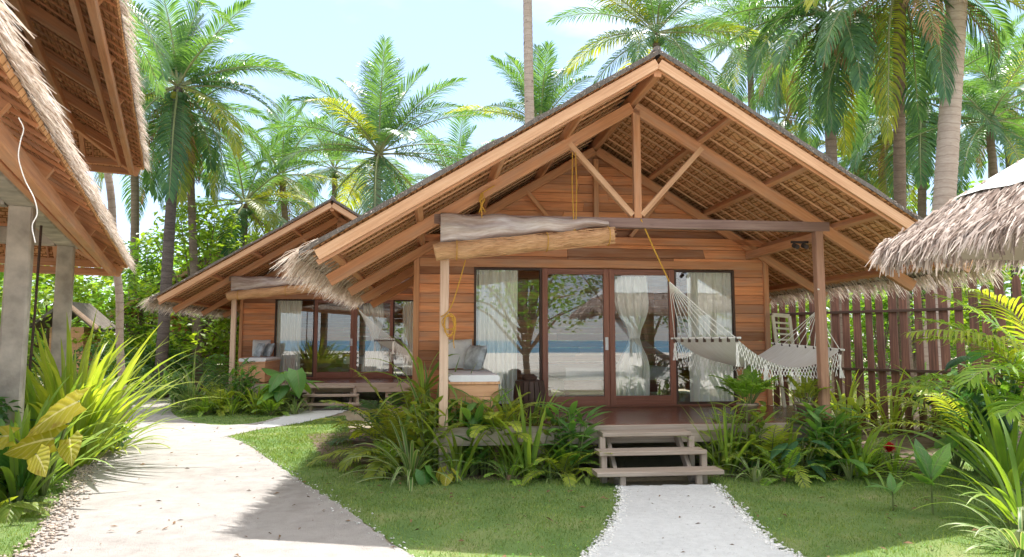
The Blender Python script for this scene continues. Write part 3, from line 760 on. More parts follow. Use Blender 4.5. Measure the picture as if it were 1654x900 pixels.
# drum stool
def stool():
    s = thing('drum_stool', (1.38, 9.75, DK), 'dark wooden drum stool on the deck before the left window', 'stool')
    mb = MB(); n = 18
    for k in range(n):
        a0, a1 = 2 * math.pi * k / n + .03, 2 * math.pi * (k + 1) / n - .03
        rows = []
        for z, r_ in ((0, .20), (.12, .225), (.24, .235), (.36, .225), (.46, .205)):
            rows.append([V((1.38 + (r_ - dd) * math.cos(a), 9.75 + (r_ - dd) * math.sin(a), DK + z)) for a, dd in ((a0, .03), (a0, 0), (a1, 0), (a1, .03))])
        mb.grid(rows, [[(z, 10 * k + j * .05) for j in range(4)] for z in (0, .12, .24, .36, .46)])
    mb.build('barrel', M['timber_grey' if False else 'darkwood'], s)
    mb = MB(); mb.lathe((1.38, 9.75, DK), [(0, .475), (.19, .475), (.205, .468), (.205, .455), (.0, .455)], 24); mb.build('top', M['darkwood'], s)
    mb = MB(); mb.lathe((1.38, 9.75, DK), [(0, .476), (.10, .476), (.115, .52), (.06, .56), (0, .565)], 18); mb.build('knob', M['darkwood'], s)
    return s
stool()
# rolled blinds on the tie beam
def blind():
    b = thing('rolled_blind', (1.15, YP - .12, 2.75), 'rolled bamboo blind tied under clear plastic on the nearest porch beam', 'blind', 'rolled porch blinds')
    A, B = at(702, 408, YP - .16), at(990, 381, YP - .16)
    mb = MB(); pts = [A.lerp(B, i / 30) + V((0, 0, .012 * math.sin(i * .9))) for i in range(31)]
    mb.tube(pts, [.105 - .0003 * i + .004 * math.sin(i * 1.7) for i in range(31)], 16)
    for uvi in range(len(mb.uv)): mb.uv[uvi] = (mb.uv[uvi][1], mb.uv[uvi][0])
    for _ in range(260):
        t = rnd.random(); a = U(0, 6.28); p = A.lerp(B, t); L = U(.08, .4)
        off = V((0, math.cos(a), math.sin(a))) * U(.1, .112); d = (B - A).normalized()
        mb.beam(p + off, p + off + d * min(L, (B - p).length + .02), .006, .005, ch=.0005)
    mb.build('bamboo_roll', M['bamboo'], b)
    mb = MB(); A2, B2 = V((.08, YP - .09, 3.02)), V((2.2, YP - .07, 3.14)); n = 40; rows = []
    for i in range(n + 1):
        t = i / n; p = A2.lerp(B2, t); h0 = .16 * (1 - t) + .04; d0 = .05
        rows.append([p + V((0, -d0 * math.cos(a) * (1 + .25 * math.sin(9 * t + 3 * a)), h0 * math.sin(a) * (1 + .08 * math.sin(14 * t + a * 2)) + .015 * math.sin(23 * t))) for a in [2 * math.pi * k / 14 for k in range(14)]])
    mb.grid(rows, [[(i * .05, k / 14) for k in range(15)] for i in range(n + 1)], 0, True)
    mb.build('plastic_cover', M['plastic'], b, True)
    for t in (.12, .62, .97):
        p = A.lerp(B, t)
        mb = MB(); ring = [p + V((0, .13 * math.cos(a), .12 * math.sin(a))) for a in [2 * math.pi * k / 16 for k in range(17)]]
        mb.tube(ring, .006, 5); mb.build('tie_string', M['rope'], b)
    return b
bl = blind()
dup(bl, OFF2, 'rolled bamboo blind on the beam of the second cabin porch')

# hammock
def hammock():
    h = thing('hammock', (4.4, 9.1, 1.5), 'white cotton hammock with macrame fringe hung between king post and right post', 'hammock', 'porch hammocks')
    FL, BL = at(1190, 547, 8.62), at(1090, 548, 9.5)
    BR, FR = at(1252, 556, 9.55), at(1357, 566, 8.62)
    N_, S_ = 24, 12
    def pt(u, v):
        a = BL.lerp(FL, v); b = BR.lerp(FR, v); p = a.lerp(b, u)
        sag = 4 * u * (1 - u) * (.30 + .06 * math.sin(v * math.pi)); return p - Z * sag
    mb = MB(); rows = [[pt(i / N_, j / S_) for j in range(S_ + 1)] for i in range(N_ + 1)]
    mb.grid(rows, [[(j / S_, i / N_) for j in range(S_ + 1)] for i in range(N_ + 1)])
    mb.build('cloth', M['hammock'], h, True)
    for a, b in ((BL, FL), (BR, FR)):
        mb = MB(); d = (b - a).normalized() * .06; mb.tube([a - d + Z * .01, b + d + Z * .01], .014, 8); mb.build('spreader_bar', M['cord'], h)
    ring1 = at(1081, 455, 8.7); ring2 = V((5.07, YP + .075, 2.05))
    for a, b, rg, nm in ((BL, FL, ring1, 'left'), (BR, FR, ring2, 'right')):
        mb = MB()
        for k in range(9):
            p = a.lerp(b, k / 8); q = (p + rg) / 2 - Z * .02; mb.tube([p, q, rg], .0055, 5)
        mb.build('suspension_cords', M['cord'], h)
    # toggles along both bars
    mb = MB()
    for a, b in ((BL, FL), (BR, FR)):
        for k in range(9):
            p = a.lerp(b, k / 8); mb.box(p.x - .018, p.x + .018, p.y - .012, p.y + .012, p.z - .045, p.z + .02, ch=.003)
    mb.build('toggles', M['darkwood'], h)
    # macrame net fringe: a net of lozenges and tassels hanging from the long edges
    mb = MB()
    for v in (0.0, 1.0):
        n = 34
        for i in range(n):
            u0, u1 = i / n, (i + 1) / n; dep = .17 * (1 + .3 * math.sin(u0 * 9)); um = (u0 + u1) / 2
            for k in range(3):
                za, zb = -dep * k / 3, -dep * (k + 1) / 3
                off = V((U(-.01, .01), U(-.02, .01) if v == 1 else U(-.01, .02), 0))
                p0, p1, pm = pt(u0, v) + Z * za, pt(u1, v) + Z * za, pt(um, v) + Z * zb + off
                if k % 2: p0, p1, pm = pt(u0, v) + Z * zb, pt(u1, v) + Z * zb, pt(um, v) + Z * za
                mb.tube([p0, pm], .0045, 4); mb.tube([pm, p1], .0045, 4)
            if i % 2 == 0:
                p = pt(um, v) - Z * dep
                for _ in range(3): mb.tube([p, p + V((U(-.02, .02), U(-.02, .02), -U(.05, .12)))], .004, 4)
        for u in (.0, .27, .52, .8, 1.0):   # long tassels
            p = pt(u, v) - Z * .06; L = U(.2, .36)
            for _ in range(14): mb.tube([p + V((U(-.012, .012), U(-.012, .012), 0)), p + V((U(-.02, .02), U(-.02, .02), -L * .5)), p + V((U(-.035, .035), U(-.035, .035), -L))], .0045, 4)
    mb.build('fringe', M['cord'], h)
    mb = MB(); top = V((2.64, YP - .05, 3.2))
    mb.tube([top + V((0, .12, .06)), top, top.lerp(ring1, .5) - Z * .015, ring1], .010, 6); mb.build('hanging_rope', M['rope'], h)
    mb = MB(); mb.tube([ring2, ring2 + V((.03, .0, .12)), ring2 + V((.055, -.05, .26)), ring2 + V((-.06, -.14, .27))], .011, 6); mb.build('post_rope', M['cord'], h)
    return h
ham = hammock()
dup(ham, OFF2, 'white hammock hung on the second cabin porch')
# cream slatted folding chair at the right wall
ch = thing('folding_chair', (5.60, 10.25, DK), 'cream slatted folding chair leaning beside the cabin wall near the fence', 'chair')
mb = MB()
a0, a1 = V((5.46, 10.2, DK)), V((5.40, 10.36, 2.06)); b0, b1 = V((5.72, 10.2, DK)), V((5.68, 10.36, 2.04))
mb.beam(a0, a1, .05, .03, V((0, 1, 0))); mb.beam(b0, b1, .05, .03, V((0, 1, 0)))
mb.beam(a1, b1, .03, .06); mb.build('frame', M['cream'], ch)
for k in range(9):
    t = .42 + .062 * k; mb = MB(); mb.beam(a0.lerp(a1, t), b0.lerp(b1, t), .014, .03); mb.build('slat', M['cream'], ch)
mb = MB(); mb.box(5.47, 5.71, 9.86, 10.19, DK + .40, DK + .43); mb.build('seat', M['cream'], ch)
for x_ in (5.48, 5.70):
    mb = MB(); mb.box(x_ - .02, x_ + .02, 9.88, 9.92, DK, DK + .40); mb.build('leg', M['cream'], ch)
# ropes
mb = MB(); p0 = at(752, 420, YP - .05)
mb.tube(curve([p0, at(743, 452, YP - .06), at(731, 490, YP - .06), at(721, 506, YP - .075), at(712, 512, YP - .08)]), .007, 6)
c0 = at(726, 515, YP - .085)
for k in range(4):
    w_, h_, ph = U(.06, .095), U(.08, .15), U(0, 6)
    loop = [c0 + V((w_ * math.cos(a) * (1 + .2 * math.sin(2 * a + ph)) + U(-.008, .008), -.010 * k - .015 * math.cos(a + ph), h_ * math.sin(a) - h_ * .55 + U(-.01, .01))) for a in [2 * math.pi * i / 10 for i in range(11)]]
    mb.tube(curve(loop, 4), .0065, 5)
mb.tube(curve([c0 + V((.05, -.03, .0)), c0 + V((.07, -.04, -.12)), c0 + V((.05, -.03, -.26)), c0 + V((.06, -.03, -.36))]), .0065, 5)
o = mb.build('rope', M['rope']); tag(o, 'yellow rope coiled on the left porch post under the blind', 'rope')
mb = MB(); mb.tube([V((1.75, YP - .06, 4.05)), V((1.74, YP - .07, 3.6)), V((1.76, YP - .1, 2.9))], .007, 6); mb.tube([V((1.79, YP - .06, 4.05)), V((1.80, YP - .07, 3.6)), V((1.77, YP - .1, 2.9))], .006, 6)
o = mb.build('rope', M['rope']); tag(o, 'thin double yellow rope hanging straight beside the left brace of the gable', 'rope')
mb = MB(); q = at(778, 325, YP - .1)
for k in range(5): mb.tube([q + V((U(-.03, .03), 0, .1)), q + V((U(-.05, .05), -.03, U(-.05, .05))), q + V((U(-.05, .05), 0, -.14))], .007, 5)
mb.tube([q + V((0, 0, .1)), q + V((.16, 0, .2))], .007, 5); mb.tube([q + V((0, 0, -.1)), q + V((.01, 0, -.45))], .007, 5)
o = mb.build('rope', M['rope']); tag(o, 'knotted yellow rope bunch above the left end of the rolled plastic', 'rope')
# small black lamp at the right post head
lp = thing('porch_spotlight', (4.93, YP + .1, 2.92), 'small black double spotlight beside the head of the right porch post', 'light')
for k in (0, .13):
    mb = MB(); c = V((4.80 + k, YP + .12, 2.92)); mb.tube([c, c + V((0, -.09, -.03))], .032, 10); mb.build('lamp_head', M['rough_wall'], lp)
mb = MB(); mb.beam((4.78, YP + .15, 2.97), (5.02, YP + .15, 2.97), .03, .03); mb.build('bracket', M['rough_wall'], lp)

# ------------------------------------------------------------------ left pavilion
TH = R(19.9)
pav = thing('thatched_pavilion', (0, 0, 0), 'large pavilion at the left edge with two tiers of thatched roof on concrete columns', 'pavilion', rz=TH)
PC = (-4.0, 6.0)
pav.location = (PC[0] * math.cos(TH) - PC[1] * math.sin(TH), PC[0] * math.sin(TH) + PC[1] * math.cos(TH), 0)
def L_(t, s, z): return V((t - PC[0], s - PC[1], z))      # pavilion frame: t to the right, s along its length
def hip_roof(te, tr, s0, s1, ze, k, tag_, under_mat, fr_n):
    """right slope and far hip end of a thatched hip roof: eave at t=te, ridge at t=tr"""
    w = te - tr; zt = ze + k * w; mb = MB(); th = .14
    def q(pts): mb.quad([L_(*p) for p in pts], [(p[1], p[0]) for p in pts])
    A, B, C, D = (te, s0, ze + th), (te, s1, ze + th), (tr, s1 - w, zt + th), (tr, s0, zt + th)
    E_ = (tr - w, s1, ze + th); G_ = (tr - w, s0, ze + th)
    q([A, B, C, D]); q([B, E_, C]); q([E_, G_, D, C])
    for a, b in ((A, B), (B, E_), (E_, G_)): q([a, b, (b[0], b[1], b[2] - th - .005), (a[0], a[1], a[2] - th - .005)])
    rf = mb.build(tag_, M['thatch_out'], pav)
    sl = math.hypot(w, k * w); cs = w / sl
    mb = MB()
    lining(mb, L_(te, s0, ze), (0, 1, 0), (-1, 0, k), 0, s1 - s0, sl, row=.125, drop=.03, clip=lambda v: (0, s1 - s0 - v * cs))
    lining(mb, L_(te, s1, ze), (-1, 0, 0), (0, -1, k), 0, 2 * w, sl, row=.125, drop=.03, clip=lambda v: (v * cs, 2 * w - v * cs))
    lining(mb, L_(tr - w, s0, ze), (0, 1, 0), (1, 0, k), 0, s1 - s0, sl, row=.125, drop=.03, clip=lambda v: (0, s1 - s0 - v * cs))
    mb.build('thatch_lining', under_mat, rf)
    mb = MB()
    strands(mb, L_(te, s0, ze + .06), L_(te, s1, ze + .06), (1, 0, -k), fr_n, .08, .26, .10, .014, .4, .5, .06)
    mb.build('fringe', M['fringe'], rf); mb = MB()
    strands(mb, L_(te, s1, ze + .06), L_(tr - w, s1, ze + .06), (0, 1, -k), fr_n // 2, .08, .26, .10, .014, .4, .5, .06)
    mb.build('fringe', M['fringe'], rf)
    def ln(dt, ds): return (0, 0)
    # purlins parallel to the eave, in doubled timbers, on both slopes
    for off, ww in ((.22, .09), (.42, .06), (1.15, .09), (2.3, .09)):
        if off < w:
            z_ = ze + k * off - .27
            mb = MB(); mb.beam(L_(te - off, s0, z_), L_(te - off, s1 - off, z_), ww, .13); mb.build('purlin', M['timber'], pav)
            mb = MB(); mb.beam(L_(te - off, s1 - off, z_), L_(tr - w + off, s1 - off, z_), ww, .13); mb.build('purlin', M['timber'], pav)
    s = s1 - 1.0
    while s > s0 + .5:
        run = min(w, s1 - s)
        mb = MB(); mb.beam(L_(te - .18, s, ze + k * .18 - .14), L_(te - w, s, zt - .14), .08, .15) if run >= w else mb.beam(L_(te - .18, s, ze + k * .18 - .14), L_(te - run, s, ze + k * run - .14), .08, .15)
        mb.build('rafter', M['timber'], pav); s -= 1.7
    mb = MB(); mb.beam(L_(te - .12, s1 - .12, ze + k * .12 - .2), L_(tr, s1 - w, zt - .2), .09, .17); mb.build('hip_rafter', M['timber'], pav)
    for j in range(1, 4):
        t_ = te - 1.05 * j; run = 1.05 * j
        if run < w: mb = MB(); mb.beam(L_(t_, s1 - .15, ze + k * .15 - .14), L_(t_, s1 - run, ze + k * run - .14), .08, .15); mb.build('rafter', M['timber'], pav)
    mb = MB(); v = .3
    s = s1 - .3
    while s > s0:       # fine battens down the slope
        run = min(w, s1 - s)
        if run > .2: mb.beam(L_(te - .03, s, ze + k * .03 - .05), L_(te - run, s, ze + k * run - .05), .03, .025, ch=.003)
        s -= .3
    t_ = te - .3
    while t_ > tr:
        run = te - t_
        mb.beam(L_(t_, s1 - .03, ze + k * .03 - .05), L_(t_, s1 - run, ze + k * run - .05), .03, .025, ch=.003); t_ -= .3
    mb.build('battens', M['timber'], rf)
hip_roof(-.76, -5.1, 1.2, 14.3, 3.0, .62, 'lower_roof', M['thatch_in'], 3800)
hip_roof(-.64, -5.4, 3.0, 15.9, 5.22, .58, 'upper_roof', M['thatch_in'], 2600)
for s_ in (5.7, 9.5, 13.2):
    mb = MB(); w_ = .118
    mb.box(*(L_(-1.60 - w_, s_ - w_, 0)[i // 2] if i % 2 == 0 else L_(-1.60 + w_, s_ + w_, 0)[i // 2] for i in range(4)), -.05, 3.18, ch=.02); mb.build('column', M['concrete'], pav)
    mb = MB(); mb.beam(L_(-1.76, s_, 3.32), L_(-7.6, s_, 3.32), .22, .26, ch=.015); mb.build('cross_beam', M['concrete'], pav)
mb = MB(); mb.beam(L_(-1.60, 1.3, 3.32), L_(-1.60, 13.6, 3.32), .28, .27, ch=.02); mb.build('long_beam', M['concrete'], pav)
mb = MB(); mb.beam(L_(-7.7, 1.3, 3.32), L_(-7.7, 13.6, 3.32), .28, .27, ch=.02); mb.build('long_beam', M['concrete'], pav)
for s_ in (5.7, 9.5, 13.2):
    mb = MB(); a = L_(-7.7, s_, 0); mb.box(a.x - .17, a.x + .17, a.y - .17, a.y + .17, -.05, 3.18, ch=.02); mb.build('column', M['concrete'], pav)
mb = MB(); a, b = L_(-7.5, 2.2, 0), L_(-2.4, 13.4, 0)
mb.box(a.x, b.x, a.y, b.y, -.03, .25); mb.build('floor_slab', M['concrete'], pav)
mb = MB()
for z_ in (.55, .8, 1.02): mb.beam(L_(-2.0, 5.3, z_), L_(-2.0, 13.1, z_), .05, .07)
k_ = 5.5
while k_ < 13.1: mb.beam(L_(-2.0, k_, .2), L_(-2.0, k_, 1.05), .05, .05, V((1, 0, 0))); k_ += .7
mb.build('railing', M['darkwood'], pav)
mb = MB(); z_ = 4.15
while z_ < 6.6:
    mb.beam(L_(-3.6, 3.4, z_), L_(-3.6, 12.4, z_), .05, .19); z_ += .2
mb.build('upper_wall', M['darkwood'], pav)
for s_ in (4.0, 7.6, 11.2):
    mb = MB(); mb.beam(L_(-3.35, s_, 3.2), L_(-3.35, s_, 6.4), .16, .16, V((1, 0, 0))); mb.build('upper_post', M['darkwood'], pav)
# loose white cable under the lower roof
def Lw(t, s, z): return pav.matrix_basis @ L_(t, s, z)
bpy.context.view_layer.update()
def ps(px, py, Y): return at(px, py, Y)
mb = MB(); cp = [(30, 190, 3.6), (38, 208, 3.62), (33, 228, 3.62), (30, 255, 3.6), (40, 290, 3.62), (55, 320, 3.6), (60, 345, 3.6), (52, 365, 3.6), (57, 392, 3.6)]
mb.tube(curve([ps(*c) for c in cp]), .0028, 6)
o = mb.build('cable', M['cord']); tag(o, 'thin pale cable dangling from the lower left thatched eave', 'cable')
mb = MB(); mb.tube([Lw(-1.62, 10.9, 3.2), Lw(-1.63, 10.9, 2), Lw(-1.66, 10.9, .6)], .018, 6)
o = mb.build('cable', M['darkwood']); tag(o, 'dark cable hanging straight down between the two concrete columns', 'cable')

# ------------------------------------------------------------------ right thatched shelter (only its roof corner enters the picture)
P0 = gr(1424, 404, 2.42); P1 = gr(1654, 362, 2.42)
dA = (P1 - P0).normalized(); dB = V((-dA.y, dA.x, 0))
if dB.x < 0: dB = -dB
sh = thing('thatched_shelter', (P0.x, P0.y, 0), 'shaggy thatched roof corner with a pale sheet over it at the right edge', 'shelter')
KS = .80; LA, LB = 3.6, 3.6
def S_(a, b): return P0 + dA * a + dB * b + Z * (KS * min(a, b, LA - a, LB - b) )
mb = MB(); N_ = 18
apex = S_(LA / 2, LB / 2)
c00, c10, c11, c01 = S_(0, 0), S_(LA, 0), S_(LA, LB), S_(0, LB)
for a, b in ((c00, c10), (c10, c11), (c11, c01), (c01, c00)):
    mb.quad([a, b, apex], [(0, 0), (3.6, 0), (1.8, 2.2)]); mb.quad([a - Z * .06, b - Z * .06, apex - Z * .1], [(0, 0), (3.6, 0), (1.8, 2.2)]); mb.quad([a, b, b - Z * .06, a - Z * .06], [(0, 0), (3.6, 0), (3.6, .06), (0, .06)])
rf = mb.build('roof', M['fringe_grey'], sh)
mb = MB()
def shag(c_a, c_b, frac, n, l0, l1):
    inn = ((c_b - c_a).normalized().cross(Z)); ctr = (apex - (c_a + c_b) / 2); ctr.z = 0
    if inn.dot(ctr) < 0: inn = -inn
    out = (-inn - Z * KS)
    for layer in range(9):
        f = frac * layer / 8; a, b = c_a.lerp(apex, f), c_b.lerp(apex, f)
        strands(mb, a + Z * .03, b + Z * .03, out, int(n * (1 - f)), l0, l1, .10, .019, .35 if layer else .9, .45, .03)
shag(c00, c10, .36, 2000, .12, .30); shag(c01, c00, .36, 1300, .12, .30)
for _ in range(26):
    p = c00.lerp(c10, U(.02, .7)); L = U(.15, .3)
    for k in range(9):
        q = p + V((U(-.03, .03), U(-.03, .03), 0)); mb.beam(q, q + V((U(-.04, .04), U(-.04, .04), -L * U(.6, 1))), .012, .003, ch=.0005)
mb.build('thatch_strands', M['fringe_grey'], rf)
mb = MB()      # the pale sheet wraps the upper part of the cone, its lower edge a little wavy
ring_f = .22
cc = [c00, c10, c11, c01]
for i in range(4):
    a, b = cc[i], cc[(i + 1) % 4]
    rows = []
    for j in range(6):
        t = ring_f + (1 - ring_f) * j / 5
        rows.append([a.lerp(apex, t).lerp(b.lerp(apex, t), k / 12) + Z * (.075 + .012 * math.sin(k * 2.1 + i) * (1 - j / 5)) for k in range(13)])
    mb.grid(rows, [[(k * .2, j * .2) for k in range(13)] for j in range(6)])
mb.build('cover_sheet', M['sheet'], rf)
for a_, b_ in ((1.8, 1.8),):
    p = P0 + dA * a_ + dB * b_
    mb = MB(); mb.tube([V((p.x, p.y, -.05)), V((p.x, p.y, 3.6))], .09, 10); mb.build('post', M['timber_grey'], sh)

# ------------------------------------------------------------------ fence
fA, fB = at(1236, 560, 13.4), at(1580, 560, 10.3)
fd = V((fB.x - fA.x, fB.y - fA.y, 0)); fl = fd.length; fd.normalize(); fnv = V((fd.y, -fd.x, 0))
if fnv.y > 0: fnv = -fnv
fen = thing('board_fence', ((fA.x + fB.x) / 2, (fA.y + fB.y) / 2, 0), 'tall gapped fence of dark reddish upright boards behind the right of the cabin', 'fence')
n_b = int(fl / .205)
for i in range(-4, n_b + 9):
    p = V((fA.x, fA.y, 0)) + fd * (i * .205 + U(-.015, .015)); w = U(.112, .145); ht = 2.70 + U(-.22, .14) - (.12 if i < 3 else 0)
    lean = fd * U(-.02, .02); mb = MB(); ou, ov = U(0, 60), U(0, 60)
    prof = [(-w / 2, 0), (w / 2, 0), (w / 2, ht - .09), (w * .32, ht - .02), (0, ht), (-w * .32, ht - .02), (-w / 2, ht - .09)]
    fr = [p + fd * a + lean * (b / 2.5) + Z * b for a, b in prof]; bk = [q - fnv * .025 for q in fr]
    mb.v.extend([tuple(q) for q in fr + bk]); nn = len(prof)
    mb.f.append(tuple(range(nn))); mb.uv.extend([(ou + b, ov + a) for a, b in prof]); mb.m.append(0)
    mb.f.append(tuple(range(2 * nn - 1, nn - 1, -1))); mb.uv.extend([(ou + b, ov + a) for a, b in prof[::-1]]); mb.m.append(0)
    for k in range(nn):
        j = (k + 1) % nn; mb.f.append((k, k + nn, j + nn, j)); mb.uv.extend([(ou + prof[k][1], ov), (ou + prof[k][1], ov + .02), (ou + prof[j][1], ov + .02), (ou + prof[j][1], ov)]); mb.m.append(0)
    mb.build('board', M['fence'], fen)
for z_ in (1.12, 2.18):
    mb = MB(); a = V((fA.x, fA.y, z_)) - fd * 1.0 + fnv * .024; mb.beam(a, a + fd * (fl + 2.6), .035, .05); mb.build('rail', M['darkwood'], fen)

# ------------------------------------------------------------------ plants: generators
def strapleaf(mb, base, az, el, L, w, droop, m=0, seg=8, fold=.25, twist=0):
    h = V((math.cos(az), math.sin(az), 0)); s = V((-math.sin(az), math.cos(az), 0))
    if twist: s = (s * math.cos(twist) + Z * math.sin(twist))
    p = V(base); rows = []; uvr = []
    for i in range(seg + 1):
        t = i / seg; e = el - droop * t ** 1.6
        d = h * math.cos(e) + Z * math.sin(e)
        ww = w * (.55 + .9 * t if t < .4 else .91 - .0) * (1 - ((t - .4) / .6) ** 2.2 if t > .4 else 1) * .5
        ww = max(ww, .001); nrm = s.cross(d)
        rows.append([p - s * ww - nrm * (-fold * ww), p, p + s * ww + nrm * (fold * ww)])
        uvr.append([(0, t), (.5, t), (1, t)])
        p = p + d * (L / seg)
    mb.grid(rows, uvr, m)
def broadleaf(mb, base, az, el, L, W, droop, m=0, shape='oval', seg=7, fold=.22, wave=.0, roll=0.0):
    h = V((math.cos(az), math.sin(az), 0)); s = V((-math.sin(az), math.cos(az), 0))
    if roll: s = s * math.cos(roll) + Z * math.sin(roll)
    p = V(base); rows = []; uvr = []
    for i in range(seg + 1):
        t = i / seg; e = el - droop * t
        d = h * math.cos(e) + Z * math.sin(e); nrm = s.cross(d)
        if shape == 'heart': ww = W * .5 * (1.0 - (max(0, t - .12) / .88) ** 1.7) * (.72 + .28 * min(1, t / .12))
        else: ww = W * .5 * math.sin(math.pi * min(1, .06 + .94 * t) ** .8) ** .85
        ww = max(ww, .002); wv = wave * W * math.sin(i * 2.3)
        lob = -d * (L * .16) if (shape == 'heart' and i == 0) else V((0, 0, 0))
        up = nrm * (-fold)
        rows.append([p + lob + (-s) * ww - up * ww + nrm * wv, p + lob * .35 - s * ww * .5 - up * ww * .35, p, p + lob * .35 + s * ww * .5 - up * ww * .35, p + lob + s * ww - up * ww - nrm * wv])
        uvr.append([(0, t), (.25, t), (.5, t), (.75, t), (1, t)])
        p = p + d * (L / seg)
    mb.grid(rows, uvr, m)
def frond(mb, base, az, el, L, droop, n, ll, lw, m_leaf=0, m_st=1, r0=.03, sweep=(75, 28), hang=.35, lift=.25, start=.12, bend=0):
    h = V((math.cos(az), math.sin(az), 0)); s = V((-math.sin(az), math.cos(az), 0))
    seg = 14; P_ = [V(base)]; D = []
    for i in range(seg + 1):
        t = i / seg; e = el - droop * t ** 1.45; e = max(e, -1.5)
        hh = (h + s * bend * t).normalized(); d = hh * math.cos(e) + Z * math.sin(e); D.append(d)
        if i < seg: P_.append(P_[-1] + d * (L / seg))
    mb.tube(P_, [max(.004, r0 * (1 - .9 * i / seg)) for i in range(seg + 1)], 5, m_st, False)
    for k in range(n):
        t = start + (1 - start) * (k + .5) / n; x = t * seg; i = min(seg - 1, int(x)); f = x - i
        p0 = P_[i].lerp(P_[i + 1], f); T = D[i].lerp(D[i + 1], f).normalized(); N = s.cross(T)
        if N.z < 0 and abs(T.z) < .99: N = -N
        tt = (t - start) / (1 - start)
        prof = (math.sin(math.pi * (.14 + .80 * tt)) ** .7); a = R(sweep[0] + (sweep[1] - sweep[0]) * tt)
        for sg in (-1, 1):
            l_ = ll * prof * U(.85, 1.1); aa = a + U(-.08, .08)
            d = (T * math.cos(aa) + s * (sg * math.sin(aa)) + N * (lift + U(-.1, .1))).normalized()
            W = (T - d * T.dot(d)); W = W.normalized() * (lw * U(.8, 1.2) * .5)
            g = hang * U(.6, 1.4)
            mid = p0 + d * l_ * .45; d2 = (d - Z * g).normalized(); m2 = mid + d2 * l_ * .3; d3 = (d2 - Z * g * 1.2).normalized(); tip = m2 + d3 * l_ * .25
            b = len(mb.v)
            mb.v.extend([tuple(p0 - W * .4), tuple(p0 + W * .4), tuple(mid + W), tuple(mid - W), tuple(m2 + W * .7), tuple(m2 - W * .7), tuple(tip)])
            mb.f.extend([(b, b + 1, b + 2, b + 3), (b + 3, b + 2, b + 4, b + 5), (b + 5, b + 4, b + 6)])
            mb.uv.extend([(0, 0), (1, 0), (1, .5), (0, .5), (0, .5), (1, .5), (1, .8), (0, .8), (0, .8), (1, .8), (.5, 1)]); mb.m.extend([m_leaf] * 3)
    return P_[-1]

def palm(label, base, top, L, seed, nf=24, r=(.17, .12), bark_='bark_mid', el0=86, el1=-35, dead=0, yellow=.12, group='coconut palms around the cabins', fronds=None, hang=.35, dr=(35, 72), n=66, ll=None, lean=.4):
    global rnd
    keep = rnd; rnd = random.Random(seed)
    base, top = V(base), V(top)
    t = thing('palm_tree', base, label, 'palm tree', group)
    mb = MB(); mid = base.lerp(top, .5) + V((U(-lean, lean), 0, 0)); pts = []; rad = []
    hgt = (top - base).length; nseg = max(12, int(hgt / .09))
    for i in range(nseg + 1):
        u = i / nseg; p = base * (1 - u) ** 2 + mid * (2 * u * (1 - u)) + top * u * u; pts.append(p - Z * (.1 if i == 0 else 0))
        rr = r[0] + (r[1] - r[0]) * u; rr *= 1 + .5 * math.exp(-u * hgt / .35); rad.append(rr * (1 + (.035 if i % 2 else -.02)) * U(.985, 1.015))
    mb.tube(pts, rad, 14); mb.build('trunk', M[bark_], t, True)
    mb = MB(); top = pts[-1]
    for i in range(nf):
        f = i / max(1, nf - 1)
        az = R(i * 137.5 + U(-14, 14)); el = R(el0 + (el1 - el0) * f + U(-7, 7)); dd = R(dr[0] + (dr[1] - dr[0]) * f + U(-8, 8))
        l_ = L * U(.88, 1.06) * (.82 + .18 * min(1, 3 * f))
        mm = 0
        if rnd.random() < yellow * .75 * f: mm = 2
        frond(mb, top + V((math.cos(az), math.sin(az), 0)) * .08 + Z * (.25 - .3 * f), az, el, l_, dd, n, ll or L * .215, .041, mm, 1, .035, hang=hang * (.7 + .7 * f), lift=.3 - .3 * f, bend=U(-.15, .15))
    for (azd, eld, l_, dd, mm) in (fronds or []):
        frond(mb, top, R(azd), R(eld), l_, R(dd), n, ll or L * .215, .041, mm, 1, .035, hang=hang, lift=.2)
    for i in range(dead):
        az = R(i * 77 + 20); frond(mb, top - Z * .25, az, R(-25 + U(-15, 15)), L * .75, R(62), n // 2, L * .17, .03, 3, 1, .025, hang=.8, lift=0)
    # fibrous crown shaft, nuts
    for i in range(7):
        a = R(i * 51); q = top - Z * .3 + V((math.cos(a), math.sin(a), 0)) * .2
        mb.lathe(q, [(.001, -.12), (.08, -.08), (.105, 0), (.075, .09), (.001, .12)], 8, 2 if i % 2 else 0)
    mb.build('crown', [G['palm'], G['rachis'], G['palm_yellow'], G['palm_dead']], t)
    rnd = keep
    return t
def gxy(px, d):   # ground point at horizontal distance d (along y) in the direction of picture column px
    p = at(px, 550, d); return V((p.x, p.y, 0))

